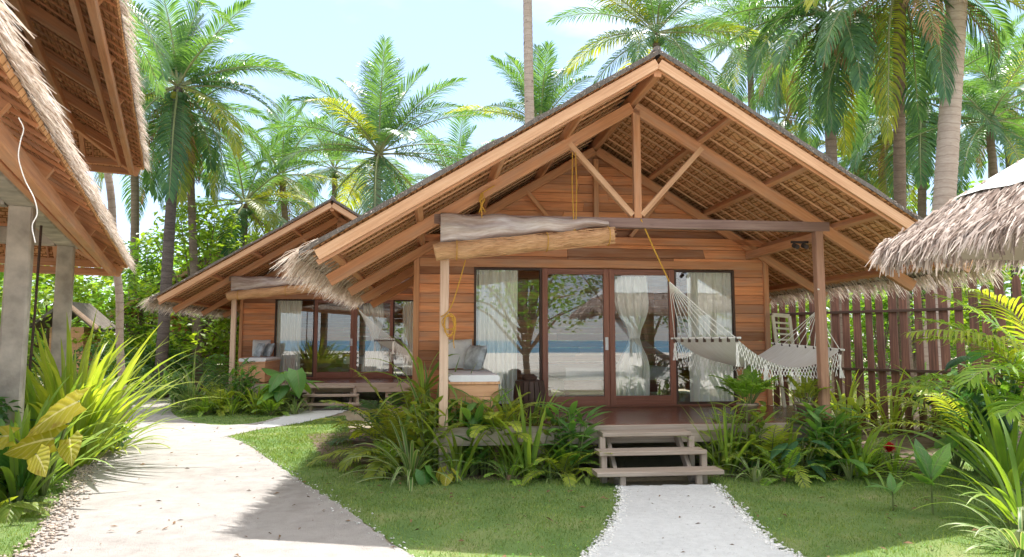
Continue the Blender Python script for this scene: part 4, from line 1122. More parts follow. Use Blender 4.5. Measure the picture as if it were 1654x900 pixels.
# main palms ------------------------------------------------------
c = at(288, 142, 21); palm('tall palm with dark trunk and full crown beside the left pavilion', (at(262, 550, 21).x, 21, 0), c, 3.5, 11, 24, (.17, .13), 'bark_dark', 84, -55, 3, .2,
     fronds=[(0, 30, 3.6, 55, 0), (20, 45, 3.4, 60, 0), (180, 40, 3.2, 60, 0), (-10, 5, 3.4, 62, 0), (60, 82, 2.8, 25, 0), (100, 75, 3.0, 30, 0)], lean=.1)
c = at(304, 185, 23); palm('thinner brown palm right behind the dark trunked palm', (at(325, 550, 23).x, 23, 0), c, 3.2, 12, 16, (.14, .11), 'bark_mid', 50, -65, 4, .35, lean=.2)
c = at(612, 250, 24); palm('palm with tall upright fronds rising between the two cabin gables', (at(604, 550, 24).x, 24, 0), c, 4.1, 13, 20, (.17, .13), 'bark_mid', 80, -50, 2, .18,
     fronds=[(85, 88, 4.1, 20, 0), (60, 80, 4.2, 22, 0), (120, 80, 4.0, 22, 0), (20, 62, 4.0, 34, 0), (160, 62, 4.0, 34, 0), (0, 42, 4.4, 58, 0), (180, 30, 4.3, 55, 0), (5, 8, 4.2, 40, 0), (190, 5, 4.2, 40, 0), (-25, 50, 3.6, 70, 0), (205, 50, 3.6, 70, 0)], lean=.2)
c = at(850, -230, 18); palm('very tall palm whose bare grey trunk crosses the sky behind the roof', (at(868, 550, 18).x, 18, 0), c, 3.6, 14, 24, (.15, .115), 'bark_pale', 80, -40, 0, lean=.15)
c = at(872, 205, 27); palm('palm crown peeking over the left slope of the nearest roof', (at(880, 550, 27).x, 27, 0), c, 3.8, 15, 22, (.17, .13), 'bark_mid', 86, -40, 0, .25,
     fronds=[(90, 85, 3.8, 15, 0), (140, 68, 3.6, 25, 0), (40, 68, 3.6, 25, 0), (180, 22, 4, 45, 2)])
c = at(1060, 55, 23); palm('palm spreading wide fronds straight above the roof peak', (at(1075, 550, 23).x, 23, 0), c, 4.2, 16, 24, (.17, .13), 'bark_mid', 78, -30, 0, .2,
     fronds=[(180, 40, 4.2, 45, 0), (150, 62, 4, 30, 0), (20, 25, 4.2, 50, 0), (0, 10, 4.4, 30, 2)])
c = at(1335, 25, 16); palm('palm with a skirt of hanging fronds behind the right roof slope', (at(1352, 550, 16).x, 16, 0), c, 3.6, 17, 22, (.16, .12), 'bark_mid', 60, -70, 5, .22,
     fronds=[(200, 20, 3.6, 55, 0), (185, -5, 3.5, 50, 0), (215, -20, 3.4, 45, 0), (0, 10, 3.6, 60, 0), (-60, -20, 3.4, 50, 2), (250, -20, 3.4, 55, 0)], hang=.5, lean=.1)
c = at(1455, -40, 14); palm('palm dropping bright yellow green fronds above the right eave', (at(1462, 550, 17).x, 17, 0), c, 3.7, 18, 18, (.16, .12), 'bark_mid', 60, -65, 5, .55,
     fronds=[(-35, 15, 4.0, 85, 0), (-70, 0, 3.8, 75, 2), (-20, -5, 3.9, 70, 0), (-100, 5, 3.6, 80, 2), (200, 5, 3.6, 80, 2), (-50, -25, 3.9, 50, 2), (-10, 20, 3.8, 80, 0)], hang=.5)
c = at(1585, -640, 13.3); palm('very tall near palm with thick pale scarred trunk behind the right shelter', (at(1496, 550, 13.4).x, 13.4, 0), c, 4.3, 19, 16, (.235, .175), 'bark_pale', 80, -30, 2, .2, lean=.05)
c = at(1622, 170, 26); palm('far palm with dark slim trunk at the upper right', (at(1636, 550, 26).x, 26, 0), c, 3.6, 20, 22, (.15, .12), 'bark_dark', 82, -50, 3, .25)
c = at(1600, 120, 33); palm('farthest right palm with brown trunk behind the shelter sheet', (at(1608, 550, 33).x, 33, 0), c, 3.8, 21, 20, (.16, .12), 'bark_mid', 80, -50, 2, .2)
c = at(215, 205, 27); palm('palm half hidden behind the left pavilion eave', (at(206, 550, 27).x, 27, 0), c, 3.8, 22, 22, (.17, .13), 'bark_mid', 84, -50, 2, .25)
c = at(455, 285, 30); palm('palm low on the skyline left of the upright fronds', (at(462, 550, 30).x, 30, 0), c, 4.0, 23, 22, (.17, .13), 'bark_mid', 84, -50, 2, .4)
c = at(540, 275, 36); palm('distant palm between the left palms and the second gable', (at(536, 550, 36).x, 36, 0), c, 4.2, 24, 22, (.17, .13), 'bark_mid', 84, -45, 1, .3)
c = at(395, 330, 26); palm('short palm with yellow hanging frond above the second cabin roof', (at(400, 550, 26).x, 26, 0), c, 3.4, 25, 18, (.16, .12), 'bark_mid', 75, -50, 1, .4, fronds=[(-20, 20, 3.2, 75, 2)])
c = at(1210, 60, 28); palm('palm filling the sky between the roof peak and the skirted palm', (at(1215, 550, 28).x, 28, 0), c, 4.2, 26, 24, (.17, .13), 'bark_mid', 84, -50, 0, .2)
c = at(735, 300, 34); palm('small far palm over the left eave of the nearest cabin', (at(738, 550, 34).x, 34, 0), c, 4.0, 27, 20, (.17, .13), 'bark_mid', 84, -45, 0, .35)
c = at(1430, 210, 24); palm('palm deep behind the yellow fronds at right', (at(1425, 550, 24).x, 24, 0), c, 3.8, 28, 22, (.17, .13), 'bark_mid', 84, -55, 2, .45)
c = at(1490, 165, 21); palm('palm between the yellow fronds and the pale scarred trunk', (at(1482, 550, 21).x, 21, 0), c, 3.8, 30, 24, (.16, .12), 'bark_mid', 80, -60, 2, .3)
c = at(1385, 255, 27); palm('low palm behind the right roof slope', (at(1380, 550, 27).x, 27, 0), c, 3.8, 33, 22, (.16, .12), 'bark_mid', 80, -55, 0, .5)
c = at(1270, 190, 31); palm('palm just over the middle of the right roof slope', (at(1268, 550, 31).x, 31, 0), c, 4.4, 34, 24, (.16, .12), 'bark_mid', 84, -50, 0, .3)
# slim bare trunks on the left and right
def trunk_tree(label, px, d, h, r0, bk):
    b = gxy(px, d); t = thing('palm_tree', b, label, 'palm tree', 'coconut palms around the cabins')
    mb = MB(); n = int(h / .1); mb.tube([b + V((.02 * math.sin(i * .3) - (1.3 * (i / n) ** 1.5 if px < 400 else 0), 0, h * i / n - .05)) for i in range(n + 1)], [r0 * (1 + (.03 if i % 2 else 0)) for i in range(n + 1)], 10); mb.build('trunk', M[bk], t, True)
    mb = MB()
    for i in range(16):
        az = R(i * 137.5); frond(mb, b + Z * h - V((1.3 if px < 400 else 0, 0, 0)), az, R(75 - 8 * i), 3.2, R(55), 40, .65, .05, 0, 1, .03)
    mb.build('crown', [G['palm'], G['rachis']], t)
trunk_tree('slim pale trunked palm seen just right of the left thatch corner', 203, 15, 9.5, .075, 'bark_pale')
trunk_tree('bare brown trunk standing behind the fence at right', 1622, 19, 8.5, .11, 'bark_mid')

# trees and bushes ------------------------------------------------
def leafcloud(mb, c, rad, n, size, m=0, flat=.75):
    c = V(c)
    for _ in range(n):
        while True:
            q = V((U(-1, 1), U(-1, 1), U(-1, 1)))
            if .15 < q.length < 1: break
        q = q.normalized() * q.length ** .6
        p = c + V((q.x * rad[0], q.y * rad[1], q.z * rad[2]))
        az = U(0, 6.283); el = U(-.9, .5); d = V((math.cos(az) * math.cos(el), math.sin(az) * math.cos(el), math.sin(el)))
        s = d.cross(Z + V((U(-.7, .7), U(-.7, .7), 0))).normalized(); L = size * U(.6, 1.3); w = L * .3; nn = s.cross(d) * (w * .35)
        b = len(mb.v)
        mb.v.extend([tuple(p), tuple(p + d * L * .45 + s * w + nn), tuple(p + d * L), tuple(p + d * L * .45 - s * w + nn)])
        mb.f.extend([(b, b + 1, b + 2), (b, b + 2, b + 3)]); mb.uv.extend([(.5, 0), (1, .5), (.5, 1), (.5, 0), (.5, 1), (0, .5)]); mb.m.extend([m, m])
def bush(name, label, cat, base, w, h, mat, n=1500, size=.2, clumps=16, trunk_h=.25, group='leafy trees and shrubs', seed=1, d=None, bk='bark_mid'):
    global rnd
    keep = rnd; rnd = random.Random(seed)
    base = V(base); t = thing(name, base, label, cat, group); d = d or w
    cs = []
    for i in range(clumps):
        a = U(0, 6.283); rr = math.sqrt(rnd.random()); z = U(trunk_h, 1)
        sh_ = math.sin(math.pi * min(.97, .25 + .72 * z)) ** .6
        cs.append(base + V((math.cos(a) * rr * w / 2 * sh_, math.sin(a) * rr * d / 2 * sh_, h * z * .93)))
    mb = MB(); top = base + Z * h * .55; r0 = max(.02, h * .018)
    mb.tube([base - Z * .05, base.lerp(top, .5) + V((U(-.1, .1) * w * .3, 0, 0)), top], [r0, r0 * .8, r0 * .5], 8)
    for cc_ in cs: f = U(.15, .6); p = base.lerp(top, f); mb.tube([p, p.lerp(cc_, .55) + Z * .05 * h, cc_], [r0 * .5, r0 * .3, r0 * .12], 5, 0, False)
    mb.build('trunk' if name == 'tree' else 'stems', M[bk], t)
    mb = MB()
    for cc_ in cs:
        q = U(.6, 1.25); leafcloud(mb, cc_, (w * .17 * q, d * .17 * q, h * .13 * q), int(n / clumps * q), size)
    mb.build('crown' if name == 'tree' else 'foliage', mat, t)
    rnd = keep
    return t
bush('tree', 'bright leafy tree behind the dark palm trunk at left', 'tree', gxy(320, 24), 5.2, 6.2, G['bush_lime'], 5200, .22, 34, .15, seed=31)
bush('tree', 'green leafy tree between the slim palm and the dark palm trunk', 'tree', gxy(225, 26), 4.5, 5.4, G['bush'], 3600, .22, 26, .12, seed=32)
bush('tree', 'leafy tree just above the left slope of the second cabin', 'tree', gxy(410, 29), 3.2, 6.0, G['bush_lime'], 2400, .22, 20, .2, seed=33)
bush('tree', 'lime leafed tree seen between the two concrete columns', 'tree', gxy(80, 22), 5.0, 4.4, G['bush_lime'], 3600, .22, 24, .1, seed=34)
bush('tree', 'leafy tree at the far left behind the pavilion', 'tree', gxy(-40, 20), 4.0, 4.2, G['bush'], 2600, .2, 20, .1, seed=35)
bush('tree', 'green tree between the roof and the pale trunk at right', 'tree', gxy(1475, 21), 3.6, 6.0, G['bush'], 2800, .2, 22, .15, seed=36)
bush('tree', 'bright tree behind the fence under the right shelter', 'tree', gxy(1600, 17), 4.2, 3.9, G['bush_lime'], 3200, .18, 24, .1, seed=37)
bush('tree', 'dark green tree beyond the far right palms', 'tree', gxy(1580, 28), 6, 6.8, G['bush'], 3600, .24, 26, .1, seed=38)
bush('tree', 'low tree behind the fence beside the cabin corner', 'tree', gxy(1300, 18), 4.2, 3.3, G['bush_lime'], 2600, .18, 20, .1, seed=39)
bush('tree', 'low tree behind the middle of the fence', 'tree', gxy(1420, 17), 3.6, 3.0, G['bush'], 2200, .18, 18, .1, seed=40)
for i, (px, d, w, h, g_, lab) in enumerate([
    (250, 21.5, 2.4, 1.5, 'bush_dark', 'dark low shrub at the end of the sand path'), (215, 25, 2.6, 1.7, 'bush', 'green shrub closing the far end of the sand path'),
    (165, 19, 2.4, 1.6, 'bush_dark', 'dark shrub behind the big strap leaf clump'), (290, 24, 2.0, 1.9, 'bush', 'shrub in front of the farthest cabin wall')]):
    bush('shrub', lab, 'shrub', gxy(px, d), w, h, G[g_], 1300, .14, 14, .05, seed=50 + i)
# far jungle: one leafy mass nobody could count
mb = MB(); rj = random.Random(5); rnd = rj
for i in range(95):
    a = R(-52 + 104 * i / 94) + U(-.02, .02); d = U(38, 50); h = U(3.5, 8.5) + (3.0 if i > 55 else 0)
    x, y = d * math.sin(a + YAW), d * math.cos(a + YAW)
    for k in range(4): leafcloud(mb, (x + U(-2, 2), y + U(-2, 2), h * (.15 + .25 * k)), (2.4, 1.6, h * .2), 85, .62)
o = mb.build('jungle', G['bush']); tag(o, 'green mass of far jungle behind the palms', 'jungle', kind='stuff')
rnd = random.Random(9)
# trees and a hut on the beach behind the camera, mirrored in the glass doors
bush('tree', 'broad beach tree mirrored in the left glass door', 'tree', (4.2, -9, 0), 7, 8.5, G['bush'], 4200, .25, 30, .36, seed=60)
bush('tree', 'beach tree mirrored in the left window glass', 'tree', (-1.5, -7, 0), 5, 7.5, G['bush'], 2600, .25, 22, .3, seed=61)
bush('tree', 'beach tree mirrored in the right glass door', 'tree', (9.8, -9.5, 0), 6, 8.5, G['bush_dark'], 4200, .25, 28, .38, seed=63)
palm('beach palm mirrored in the right window glass', (14, -12, 0), (14.2, -12.5, 7.5), 3.8, 62, 20)
# a small far shed with a thatched ridge seen between the columns
g0 = gxy(128, 21)
sd_ = thing('garden_shed', g0, 'small orange timber shed with a thatched pole roof behind the right column', 'shed')
mb = MB()
for k in range(13): mb.box(g0.x - .55, g0.x + .35, g0.y - .5, g0.y + .5, .08 + .15 * k, .226 + .15 * k)
mb.build('wall', M['bench'], sd_)
mb = MB(); a, b = g0 + V((-.1, -.75, 2.75)), g0 + V((.75, -.75, 2.0)); cst = g0 + V((-.95, -.75, 2.1))
for q in (b, cst):
    mb.quad([a, q, q + V((0, 1.5, 0)), a + V((0, 1.5, 0))], [(0, 0), (0, 1), (1.5, 1), (1.5, 0)]); mb.quad([a - Z * .1, q - Z * .1, q + V((0, 1.5, -.1)), a + V((0, 1.5, -.1))], [(0, 0), (0, 1), (1.5, 1), (1.5, 0)]); mb.quad([a, q, q - Z * .1, a - Z * .1], [(0, 0), (0, 1), (.1, 1), (.1, 0)])
rf_ = mb.build('roof', M['thatch_out'], sd_)
mb = MB(); mb.tube([a + V((-.12, -.05, .12)), b + V((.1, -.05, -.02))], .06, 8); mb.build('pole', M['post'], sd_)

# ------------------------------------------------------------------ garden plants
def strap_plant(label, base, n, L, w, mat, el=(40, 86), droop=(40, 110), cat='plant', group='garden plants', seed=0, spread=.10, name='strap_leaf_plant', stem=0):
    global rnd
    keep = rnd; rnd = random.Random(seed)
    base = V(base); t = thing(name, base, label, cat, group); mb = MB()
    b0 = base + Z * stem
    for i in range(n):
        az = i * 2.399 + U(-.3, .3); f = i / max(1, n - 1)
        e = R(el[1] + (el[0] - el[1]) * f + U(-6, 6)); dd = R(U(*droop))
        strapleaf(mb, b0 + V((math.cos(az), math.sin(az), 0)) * spread * (.3 + .7 * f) + Z * U(-.02, .05), az, e, L * U(.7, 1.1), w * U(.8, 1.15), dd, 0, 9, .28, U(-.25, .25))
    mb.build('leaves', mat, t, True)
    if stem:
        mb = MB(); mb.tube([base - Z * .03, base + Z * stem * .5 + V((.02, 0, 0)), b0 + Z * .05], [.035, .03, .026], 8); mb.build('stem', G['brownstem'], t)
    else:
        mb = MB(); mb.lathe(base, [(.001, -.03), (spread * .9, -.02), (spread * .7, .08), (spread * .3, .16), (.001, .18)], 10); mb.build('leaf_base', G['stem'], t)
    rnd = keep; return t
def fern_plant(label, base, n, L, mat, ll=.16, lw=.022, nl=26, el=(25, 80), droop=(50, 95), cat='fern', group='garden plants', seed=0, name='fern', stem=0, hang=.15, spread=.05):
    global rnd
    keep = rnd; rnd = random.Random(seed)
    base = V(base); t = thing(name, base, label, cat, group); mb = MB(); b0 = base + Z * stem
    for i in range(n):
        az = i * 2.399 + U(-.3, .3); f = i / max(1, n - 1)
        frond(mb, b0 + V((math.cos(az), math.sin(az), 0)) * spread, az, R(el[1] + (el[0] - el[1]) * f + U(-6, 6)), L * U(.75, 1.1), R(U(*droop)), nl, ll, lw, 0, 1, .010, (70, 35), hang, .12, .18)
    mb.build('fronds', [mat, G['stem']], t)
    mb = MB(); mb.tube([base - Z * .03, b0 + Z * .06], [.04, .025], 7); mb.build('stem' if stem else 'crown_base', G['brownstem'], t)
    rnd = keep; return t
def leaf_plant(label, base, n, hgt, L, W, mat, shape='oval', cat='plant', group='garden plants', seed=0, name='broad_leaf_plant', tilt=(-.6, .3), lean=.45, droop=(.3, 1.0), wave=.0, az0=None):
    global rnd
    keep = rnd; rnd = random.Random(seed)
    base = V(base); t = thing(name, base, label, cat, group); mb = MB(); ms = MB()
    for i in range(n):
        az = i * 2.399 + U(-.4, .4) + (az0 or 0); h = hgt * U(.45, 1.0)
        tip = base + V((math.cos(az), math.sin(az), 0)) * (h * lean * U(.5, 1.3)) + Z * h
        ms.tube([base - Z * .02, base.lerp(tip, .5) + Z * h * .12, tip], [.014 * (L / .35) ** .5, .011 * (L / .35) ** .5, .006], 5)
        broadleaf(mb, tip, az + U(-.3, .3), U(*tilt), L * U(.75, 1.15), W * U(.8, 1.15), U(*droop), 0, shape, 8, .2, wave)
    mb.build('leaves', mat, t, True); ms.build('stalks', G['stem'], t)
    rnd = keep; return t
def cane_plant(label, base, n, hgt, mat, L=.32, W=.07, k=9, seed=0, group='garden plants', cat='plant', name='ginger_plant', lean=.25):
    """upright canes with leaves in two ranks"""
    global rnd
    keep = rnd; rnd = random.Random(seed)
    base = V(base); t = thing(name, base, label, cat, group); mb = MB(); ms = MB()
    for i in range(n):
        az = i * 2.399 + U(-.4, .4); h = hgt * U(.6, 1.05); dv = V((math.cos(az), math.sin(az), 0))
        b = base + dv * U(.02, .12); tip = b + dv * h * lean * U(.3, 1.2) + Z * h
        ms.tube([b - Z * .03, b.lerp(tip, .5) + Z * .04, tip], [.011, .009, .004], 5)
        pl = U(0, 6.28)
        for j in range(k):
            f = .22 + .78 * j / (k - 1); p = b.lerp(tip, f)
            broadleaf(mb, p, pl + (0 if j % 2 else math.pi) + U(-.4, .4), U(.35, .95), L * U(.7, 1.1), W, U(.5, 1.2), 0, 'oval', 5, .25)
    mb.build('leaves', mat, t, True); ms.build('canes', G['stem'], t)
    rnd = keep; return t
g = gr
# left bed
strap_plant('huge clump of long arching lime strap leaves beside the concrete columns', g(112, 752), 110, 2.0, .095, G['strap_lime'], (48, 88), (12, 85), seed=71, spread=.28)
strap_plant('darker strap leaf clump in front of the nearer concrete column', g(62, 765), 46, 1.6, .09, G['strap'], (35, 86), (20, 90), seed=72, spread=.2)
strap_plant('low spreading strap clump trailing over the left edge of the sand path', g(180, 728), 46, .95, .06, G['strap_lime'], (10, 70), (40, 100), seed=73, spread=.2)
def alocasia():
    b = g(70, 800); t = thing('elephant_ear_plant', b, 'elephant ear plant with huge yellow leaves beside the sand path at left', 'plant', 'garden plants')
    mb, ms = MB(), MB()
    for px, py, Y, az, el, L, W, dr, ro in ((128, 648, 7.4, 198, -26, .56, .42, .45, -.8), (88, 708, 7.2, 176, -8, .50, .40, .35, -.9), (58, 734, 7.0, -30, -34, .26, .26, .6, .8), (112, 708, 7.3, -50, -48, .30, .24, .5, .5), (92, 662, 7.7, 75, 35, .34, .26, .5, 0), (18, 704, 7.3, 200, 2, .40, .32, .6, -.7)):
        p = at(px, py, Y)
        broadleaf(mb, p, R(az), R(el), L, W, dr, 0, 'heart', 18, .10, .022, ro)
        ms.tube([b - Z * .02, b.lerp(p, .6) + Z * .12, p], [.022, .017, .009], 6)
    mb.build('leaves', G['yellow'], t, True); ms.build('stalks', G['stem'], t)
alocasia()
leaf_plant('ripple edged upright fern leaves at the left edge of the garden', g(30, 812), 8, .18, .85, .17, G['broad'], seed=74, tilt=(1.0, 1.45), lean=.2, droop=(.1, .5), wave=.10, name='birds_nest_fern', cat='fern')
strap_plant('dark strap leaf clump at the foot of the nearest concrete column', g(28, 806), 46, 1.3, .085, G['strap'], (35, 86), (25, 95), seed=171, spread=.18)
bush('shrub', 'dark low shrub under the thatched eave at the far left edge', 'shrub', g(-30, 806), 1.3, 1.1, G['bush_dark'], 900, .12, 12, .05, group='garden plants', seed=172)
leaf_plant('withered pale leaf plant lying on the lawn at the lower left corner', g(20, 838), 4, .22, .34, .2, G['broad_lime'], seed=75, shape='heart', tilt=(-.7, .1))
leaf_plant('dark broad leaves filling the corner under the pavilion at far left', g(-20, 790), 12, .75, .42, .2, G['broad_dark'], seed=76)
leaf_plant('small reddish yellow seedling by the pebbles at the bend of the sand path', g(140, 745), 7, .22, .16, .07, G['broad_lime'], seed=77)
fern_plant('fine feathery fern under the yellow elephant ear leaves', g(30, 800), 12, .55, G['fern'], .09, .014, 22, seed=78)
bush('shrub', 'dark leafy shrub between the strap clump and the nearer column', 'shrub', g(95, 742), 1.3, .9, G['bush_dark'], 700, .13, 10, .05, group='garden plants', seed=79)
# island bed before the second cabin
strap_plant('pale edged spider lily at the left end of the island bed', g(310, 664), 56, 1.5, .06, G['strap_var'], (15, 85), (35, 120), seed=80, spread=.16)
fern_plant('ferny clump beside the spider lily in the island bed', g(355, 668), 26, 1.0, G['fern_lime'], .14, .024, 24, seed=81)
leaf_plant('dark elephant ear plant beside the second cabin steps', g(458, 668), 16, 1.0, .60, .42, G['broad'], 'heart', seed=82, tilt=(-.9, .4))
fern_plant('pale arching young palm at the corner post of the second cabin', g(350, 662), 10, 1.9, G['palm'], .42, .03, 30, (35, 82), (60, 110), 'plant', seed=83, name='young_palm', hang=.4)
strap_plant('low strap clump in the middle of the island bed', g(415, 669), 36, .85, .05, G['strap_lime'], seed=84)
cane_plant('upright ginger canes before the daybed of the second cabin', g(392, 667), 14, 1.1, G['broad'], seed=85)
fern_plant('dark fern in front of the elephant ears of the island bed', g(438, 671), 20, .7, G['fern'], .11, .02, 20, seed=86)
strap_plant('white striped low tuft next to the second cabin steps', g(476, 670), 26, .55, .04, G['strap_var'], seed=87)
strap_plant('spiky clump far behind the spider lily by the farthest cabin', gxy(262, 20.5), 34, 1.2, .06, G['strap'], seed=88)
cane_plant('leafy canes left of the spider lily at the end of the sand path', g(288, 660), 12, 1.0, G['broad'], seed=89)
strap_plant('grassy clump between the ginger canes and the ferny clump', g(374, 670), 30, .7, .035, G['strap'], seed=188)
fern_plant('low fern at the lawn side of the spider lily', g(330, 670), 18, .6, G['fern'], .1, .02, 20, seed=189)
# bed at the left of the nearest cabin
fern_plant('big leafy palm clump at the left corner of the nearest porch', g(664, 744), 32, 1.35, G['fern_lime'], .27, .045, 22, (15, 85), (45, 110), 'plant', seed=90, name='palm_clump', hang=.3, spread=.16)
fern_plant('second palm clump further back toward the lawn of the second cabin', g(628, 714), 16, 1.05, G['palm'], .26, .04, 20, (10, 80), (45, 110), 'plant', seed=91, name='palm_clump', hang=.3, spread=.14)
strap_plant('dracaena with drooping leaves on a brown stem before the left porch post', g(682, 752), 22, .95, .065, G['strap'], (-30, 80), (50, 110), seed=92, stem=.95, name='dracaena', spread=.04)
strap_plant('tall sword leaf plant with yellow stripes beside the brown dracaena stem', g(700, 748), 12, 1.5, .085, G['strap_var'], (62, 88), (5, 40), seed=93, spread=.1, name='sword_leaf_plant')
strap_plant('large white edged spider lily at the lawn corner of the left bed', g(664, 772), 56, .85, .05, G['strap_var'], (10, 80), (40, 120), seed=94, spread=.13)
cane_plant('yellow green croton canes right of the white edged spider lily', g(700, 770), 14, .98, G['broad_lime'], .3, .085, 9, seed=95)
leaf_plant('plant with round green leaf hanging low over the lawn', g(680, 782), 4, .22, .24, .2, G['broad'], 'heart', seed=96, tilt=(-1.3, -.8), lean=.5)
leaf_plant('plant with round yellow leaf low on the lawn edge', g(722, 782), 4, .2, .2, .16, G['yellow'], 'heart', seed=97, tilt=(-1.3, -.7), lean=.5)
cane_plant('dark green canna clump below the orange daybed', g(762, 768), 12, .9, G['broad'], .42, .10, 7, seed=98)
fern_plant('tall lime fern on a thin stem below the daybed cushion', g(802, 768), 20, .85, G['fern_lime'], .14, .026, 26, (20, 85), (50, 110), seed=99, stem=.45)
strap_plant('upright green sword leaves in front of the drum stool', g(855, 770), 40, 1.15, .05, G['strap'], (45, 88), (5, 75), seed=100, spread=.14, name='sword_leaf_plant')
strap_plant('small white spidery tuft at the lawn edge of the left bed', g(888, 776), 22, .36, .022, G['strap_var'], (5, 75), (30, 100), seed=101, spread=.04)
cane_plant('dark ginger clump left of the nearest steps', g(925, 770), 13, .78, G['broad'], .4, .085, 7, seed=102)
leaf_plant('tiny pale seedling at the foot of the nearest steps', g(948, 782), 6, .16, .16, .06, G['broad_lime'], seed=103)
fern_plant('small fern between the canna and the sword leaves', g(822, 776), 12, .45, G['fern'], .08, .016, 18, seed=104)
fern_plant('small dark fern in front of the palm clump at the lawn corner', g(628, 758), 14, .55, G['fern'], .1, .02, 20, seed=105)
strap_plant('grassy tuft between croton and canna', g(738, 776), 24, .6, .028, G['strap'], seed=106)
fern_plant('fern hiding the pier left of the steps', g(905, 768), 14, .6, G['fern'], .1, .02, 20, seed=107)
fern_plant('fern tucked between the white spider tuft and the deck', g(872, 765), 12, .62, G['fern_lime'], .1, .02, 20, seed=109)
cane_plant('green canes under the left porch post', g(722, 762), 8, .8, G['broad'], .34, .08, 7, seed=108)
strap_plant('upright lime sword leaves between the croton and the canna', g(742, 770), 26, .95, .05, G['strap_lime'], (55, 88), (5, 60), seed=191, spread=.12, name='sword_leaf_plant')
cane_plant('upright lime canes left of the tall thin stemmed fern', g(782, 766), 12, .95, G['broad_lime'], .32, .075, 9, seed=192)
strap_plant('tall thin lime blades right of the tall thin stemmed fern', g(826, 768), 28, .98, .032, G['strap_lime'], (55, 88), (5, 60), seed=193, spread=.1)
cane_plant('lime leafed canes between the green sword leaves and the dark ginger', g(893, 766), 11, .82, G['broad_lime'], .3, .08, 8, seed=194)
fern_plant('lime fern filling the gap under the porch edge left of the ginger', g(908, 772), 16, .7, G['fern_lime'], .12, .022, 22, seed=195)
# bed at the right of the steps
strap_plant('upright grassy green clump just right of the nearest steps', g(1176, 766), 54, .95, .035, G['strap'], (40, 88), (5, 70), seed=110, spread=.12)
cane_plant('pale green leafy canes against the right end of the bottom step', g(1160, 768), 6, .62, G['broad_lime'], .24, .075, 7, seed=111)
fern_plant('feathery palm fern in front of the potted palm', g(1245, 763), 20, 1.0, G['fern_lime'], .17, .026, 24, (25, 85), (45, 100), seed=112)
strap_plant('low white edged tuft at the lawn edge right of the steps', g(1222, 778), 24, .5, .035, G['strap_var'], (8, 75), (40, 110), seed=113)
leaf_plant('dark broad leaf clump in the middle of the right bed', g(1298, 774), 14, .48, .34, .15, G['broad_dark'], seed=114)
cane_plant('green ginger clump in front of the right porch post', g(1338, 768), 13, .8, G['broad'], .36, .085, 7, seed=115)
strap_plant('strap leaf clump arching onto the lawn at the right end of the bed', g(1388, 770), 46, .9, .05, G['strap'], (8, 80), (40, 115), seed=116)
fern_plant('low fern carpeting the lawn edge of the right bed', g(1268, 778), 15, .52, G['fern'], .1, .02, 20, seed=117)
fern_plant('lime fern behind the dark broad leaf clump', g(1312, 758), 14, .72, G['fern_lime'], .12, .022, 22, seed=118)
fern_plant('fern beside the red flower', g(1412, 760), 14, .6, G['fern'], .1, .02, 20, seed=119)
leaf_plant('elephant ear plant low under the white rope fringe', g(1210, 760), 7, .42, .32, .24, G['broad'], 'heart', seed=120)
leaf_plant('broad green leaves near the red flower stalk', g(1372, 778), 9, .3, .28, .12, G['broad'], seed=121)
strap_plant('sunlit yellow green clump behind the right porch post', g(1365, 700), 44, 1.25, .06, G['strap_lime'], (15, 85), (30, 110), seed=122, spread=.16)
strap_plant('sunlit yellow strap clump before the fence below the hammock', g(1300, 695), 36, 1.1, .06, G['strap_lime'], (15, 85), (30, 110), seed=123, spread=.15)
strap_plant('bright strap clump against the fence right of the post', g(1440, 700), 40, 1.3, .06, G['strap_lime'], (15, 85), (30, 110), seed=124, spread=.16)
strap_plant('dark dracaena on a stem in front of the fence', g(1495, 706), 26, .8, .07, G['strap'], (-25, 80), (40, 100), seed=125, stem=.7, name='dracaena', spread=.04)
fern_plant('young areca palm at the foot of the fence', g(1400, 690), 14, 1.1, G['fern_lime'], .22, .03, 22, (25, 85), (40, 100), 'plant', seed=126, name='young_palm')
bush('shrub', 'low dark shrub along the fence foot', 'shrub', g(1530, 705), 1.4, 1.0, G['bush_dark'], 800, .12, 12, .05, group='garden plants', seed=127)
cane_plant('leafy canes between the fence and the right strap plants', g(1548, 720), 9, 1.15, G['broad'], .36, .09, 8, seed=128)
cane_plant('lime canes right of the tall grassy clump by the steps', g(1204, 764), 12, .9, G['broad_lime'], .3, .08, 8, seed=196)
strap_plant('lime strap clump under the potted palm', g(1272, 766), 30, .85, .045, G['strap_lime'], (25, 86), (20, 90), seed=197, spread=.1)
cane_plant('lime canes between the two right hand strap clumps', g(1362, 764), 12, .85, G['broad_lime'], .32, .085, 8, seed=198)
# red torch ginger
b = g(1440, 765); rf_ = thing('red_flower', b, 'round red torch flower on a stalk at the end of the right bed', 'flower')
tip = at(1437, 726, b.y - .1)
mb = MB(); mb.tube([b, b.lerp(tip, .5) + V((.02, 0, .03)), tip], .008, 6); mb.build('stalk', G['stem'], rf_)
mb = MB()
for k in range(46):
    az = k * 2.399; el = 1.4 - 2.4 * k / 45; broadleaf(mb, tip + Z * .01, az, el, .085, .042, -.7, 0, 'oval', 4, .3)
mb.build('petals', M['flower'], rf_, True)
strap_plant('small leaf tuft around the red flower stalk', g(1446, 770), 16, .5, .045, G['strap'], seed=129)
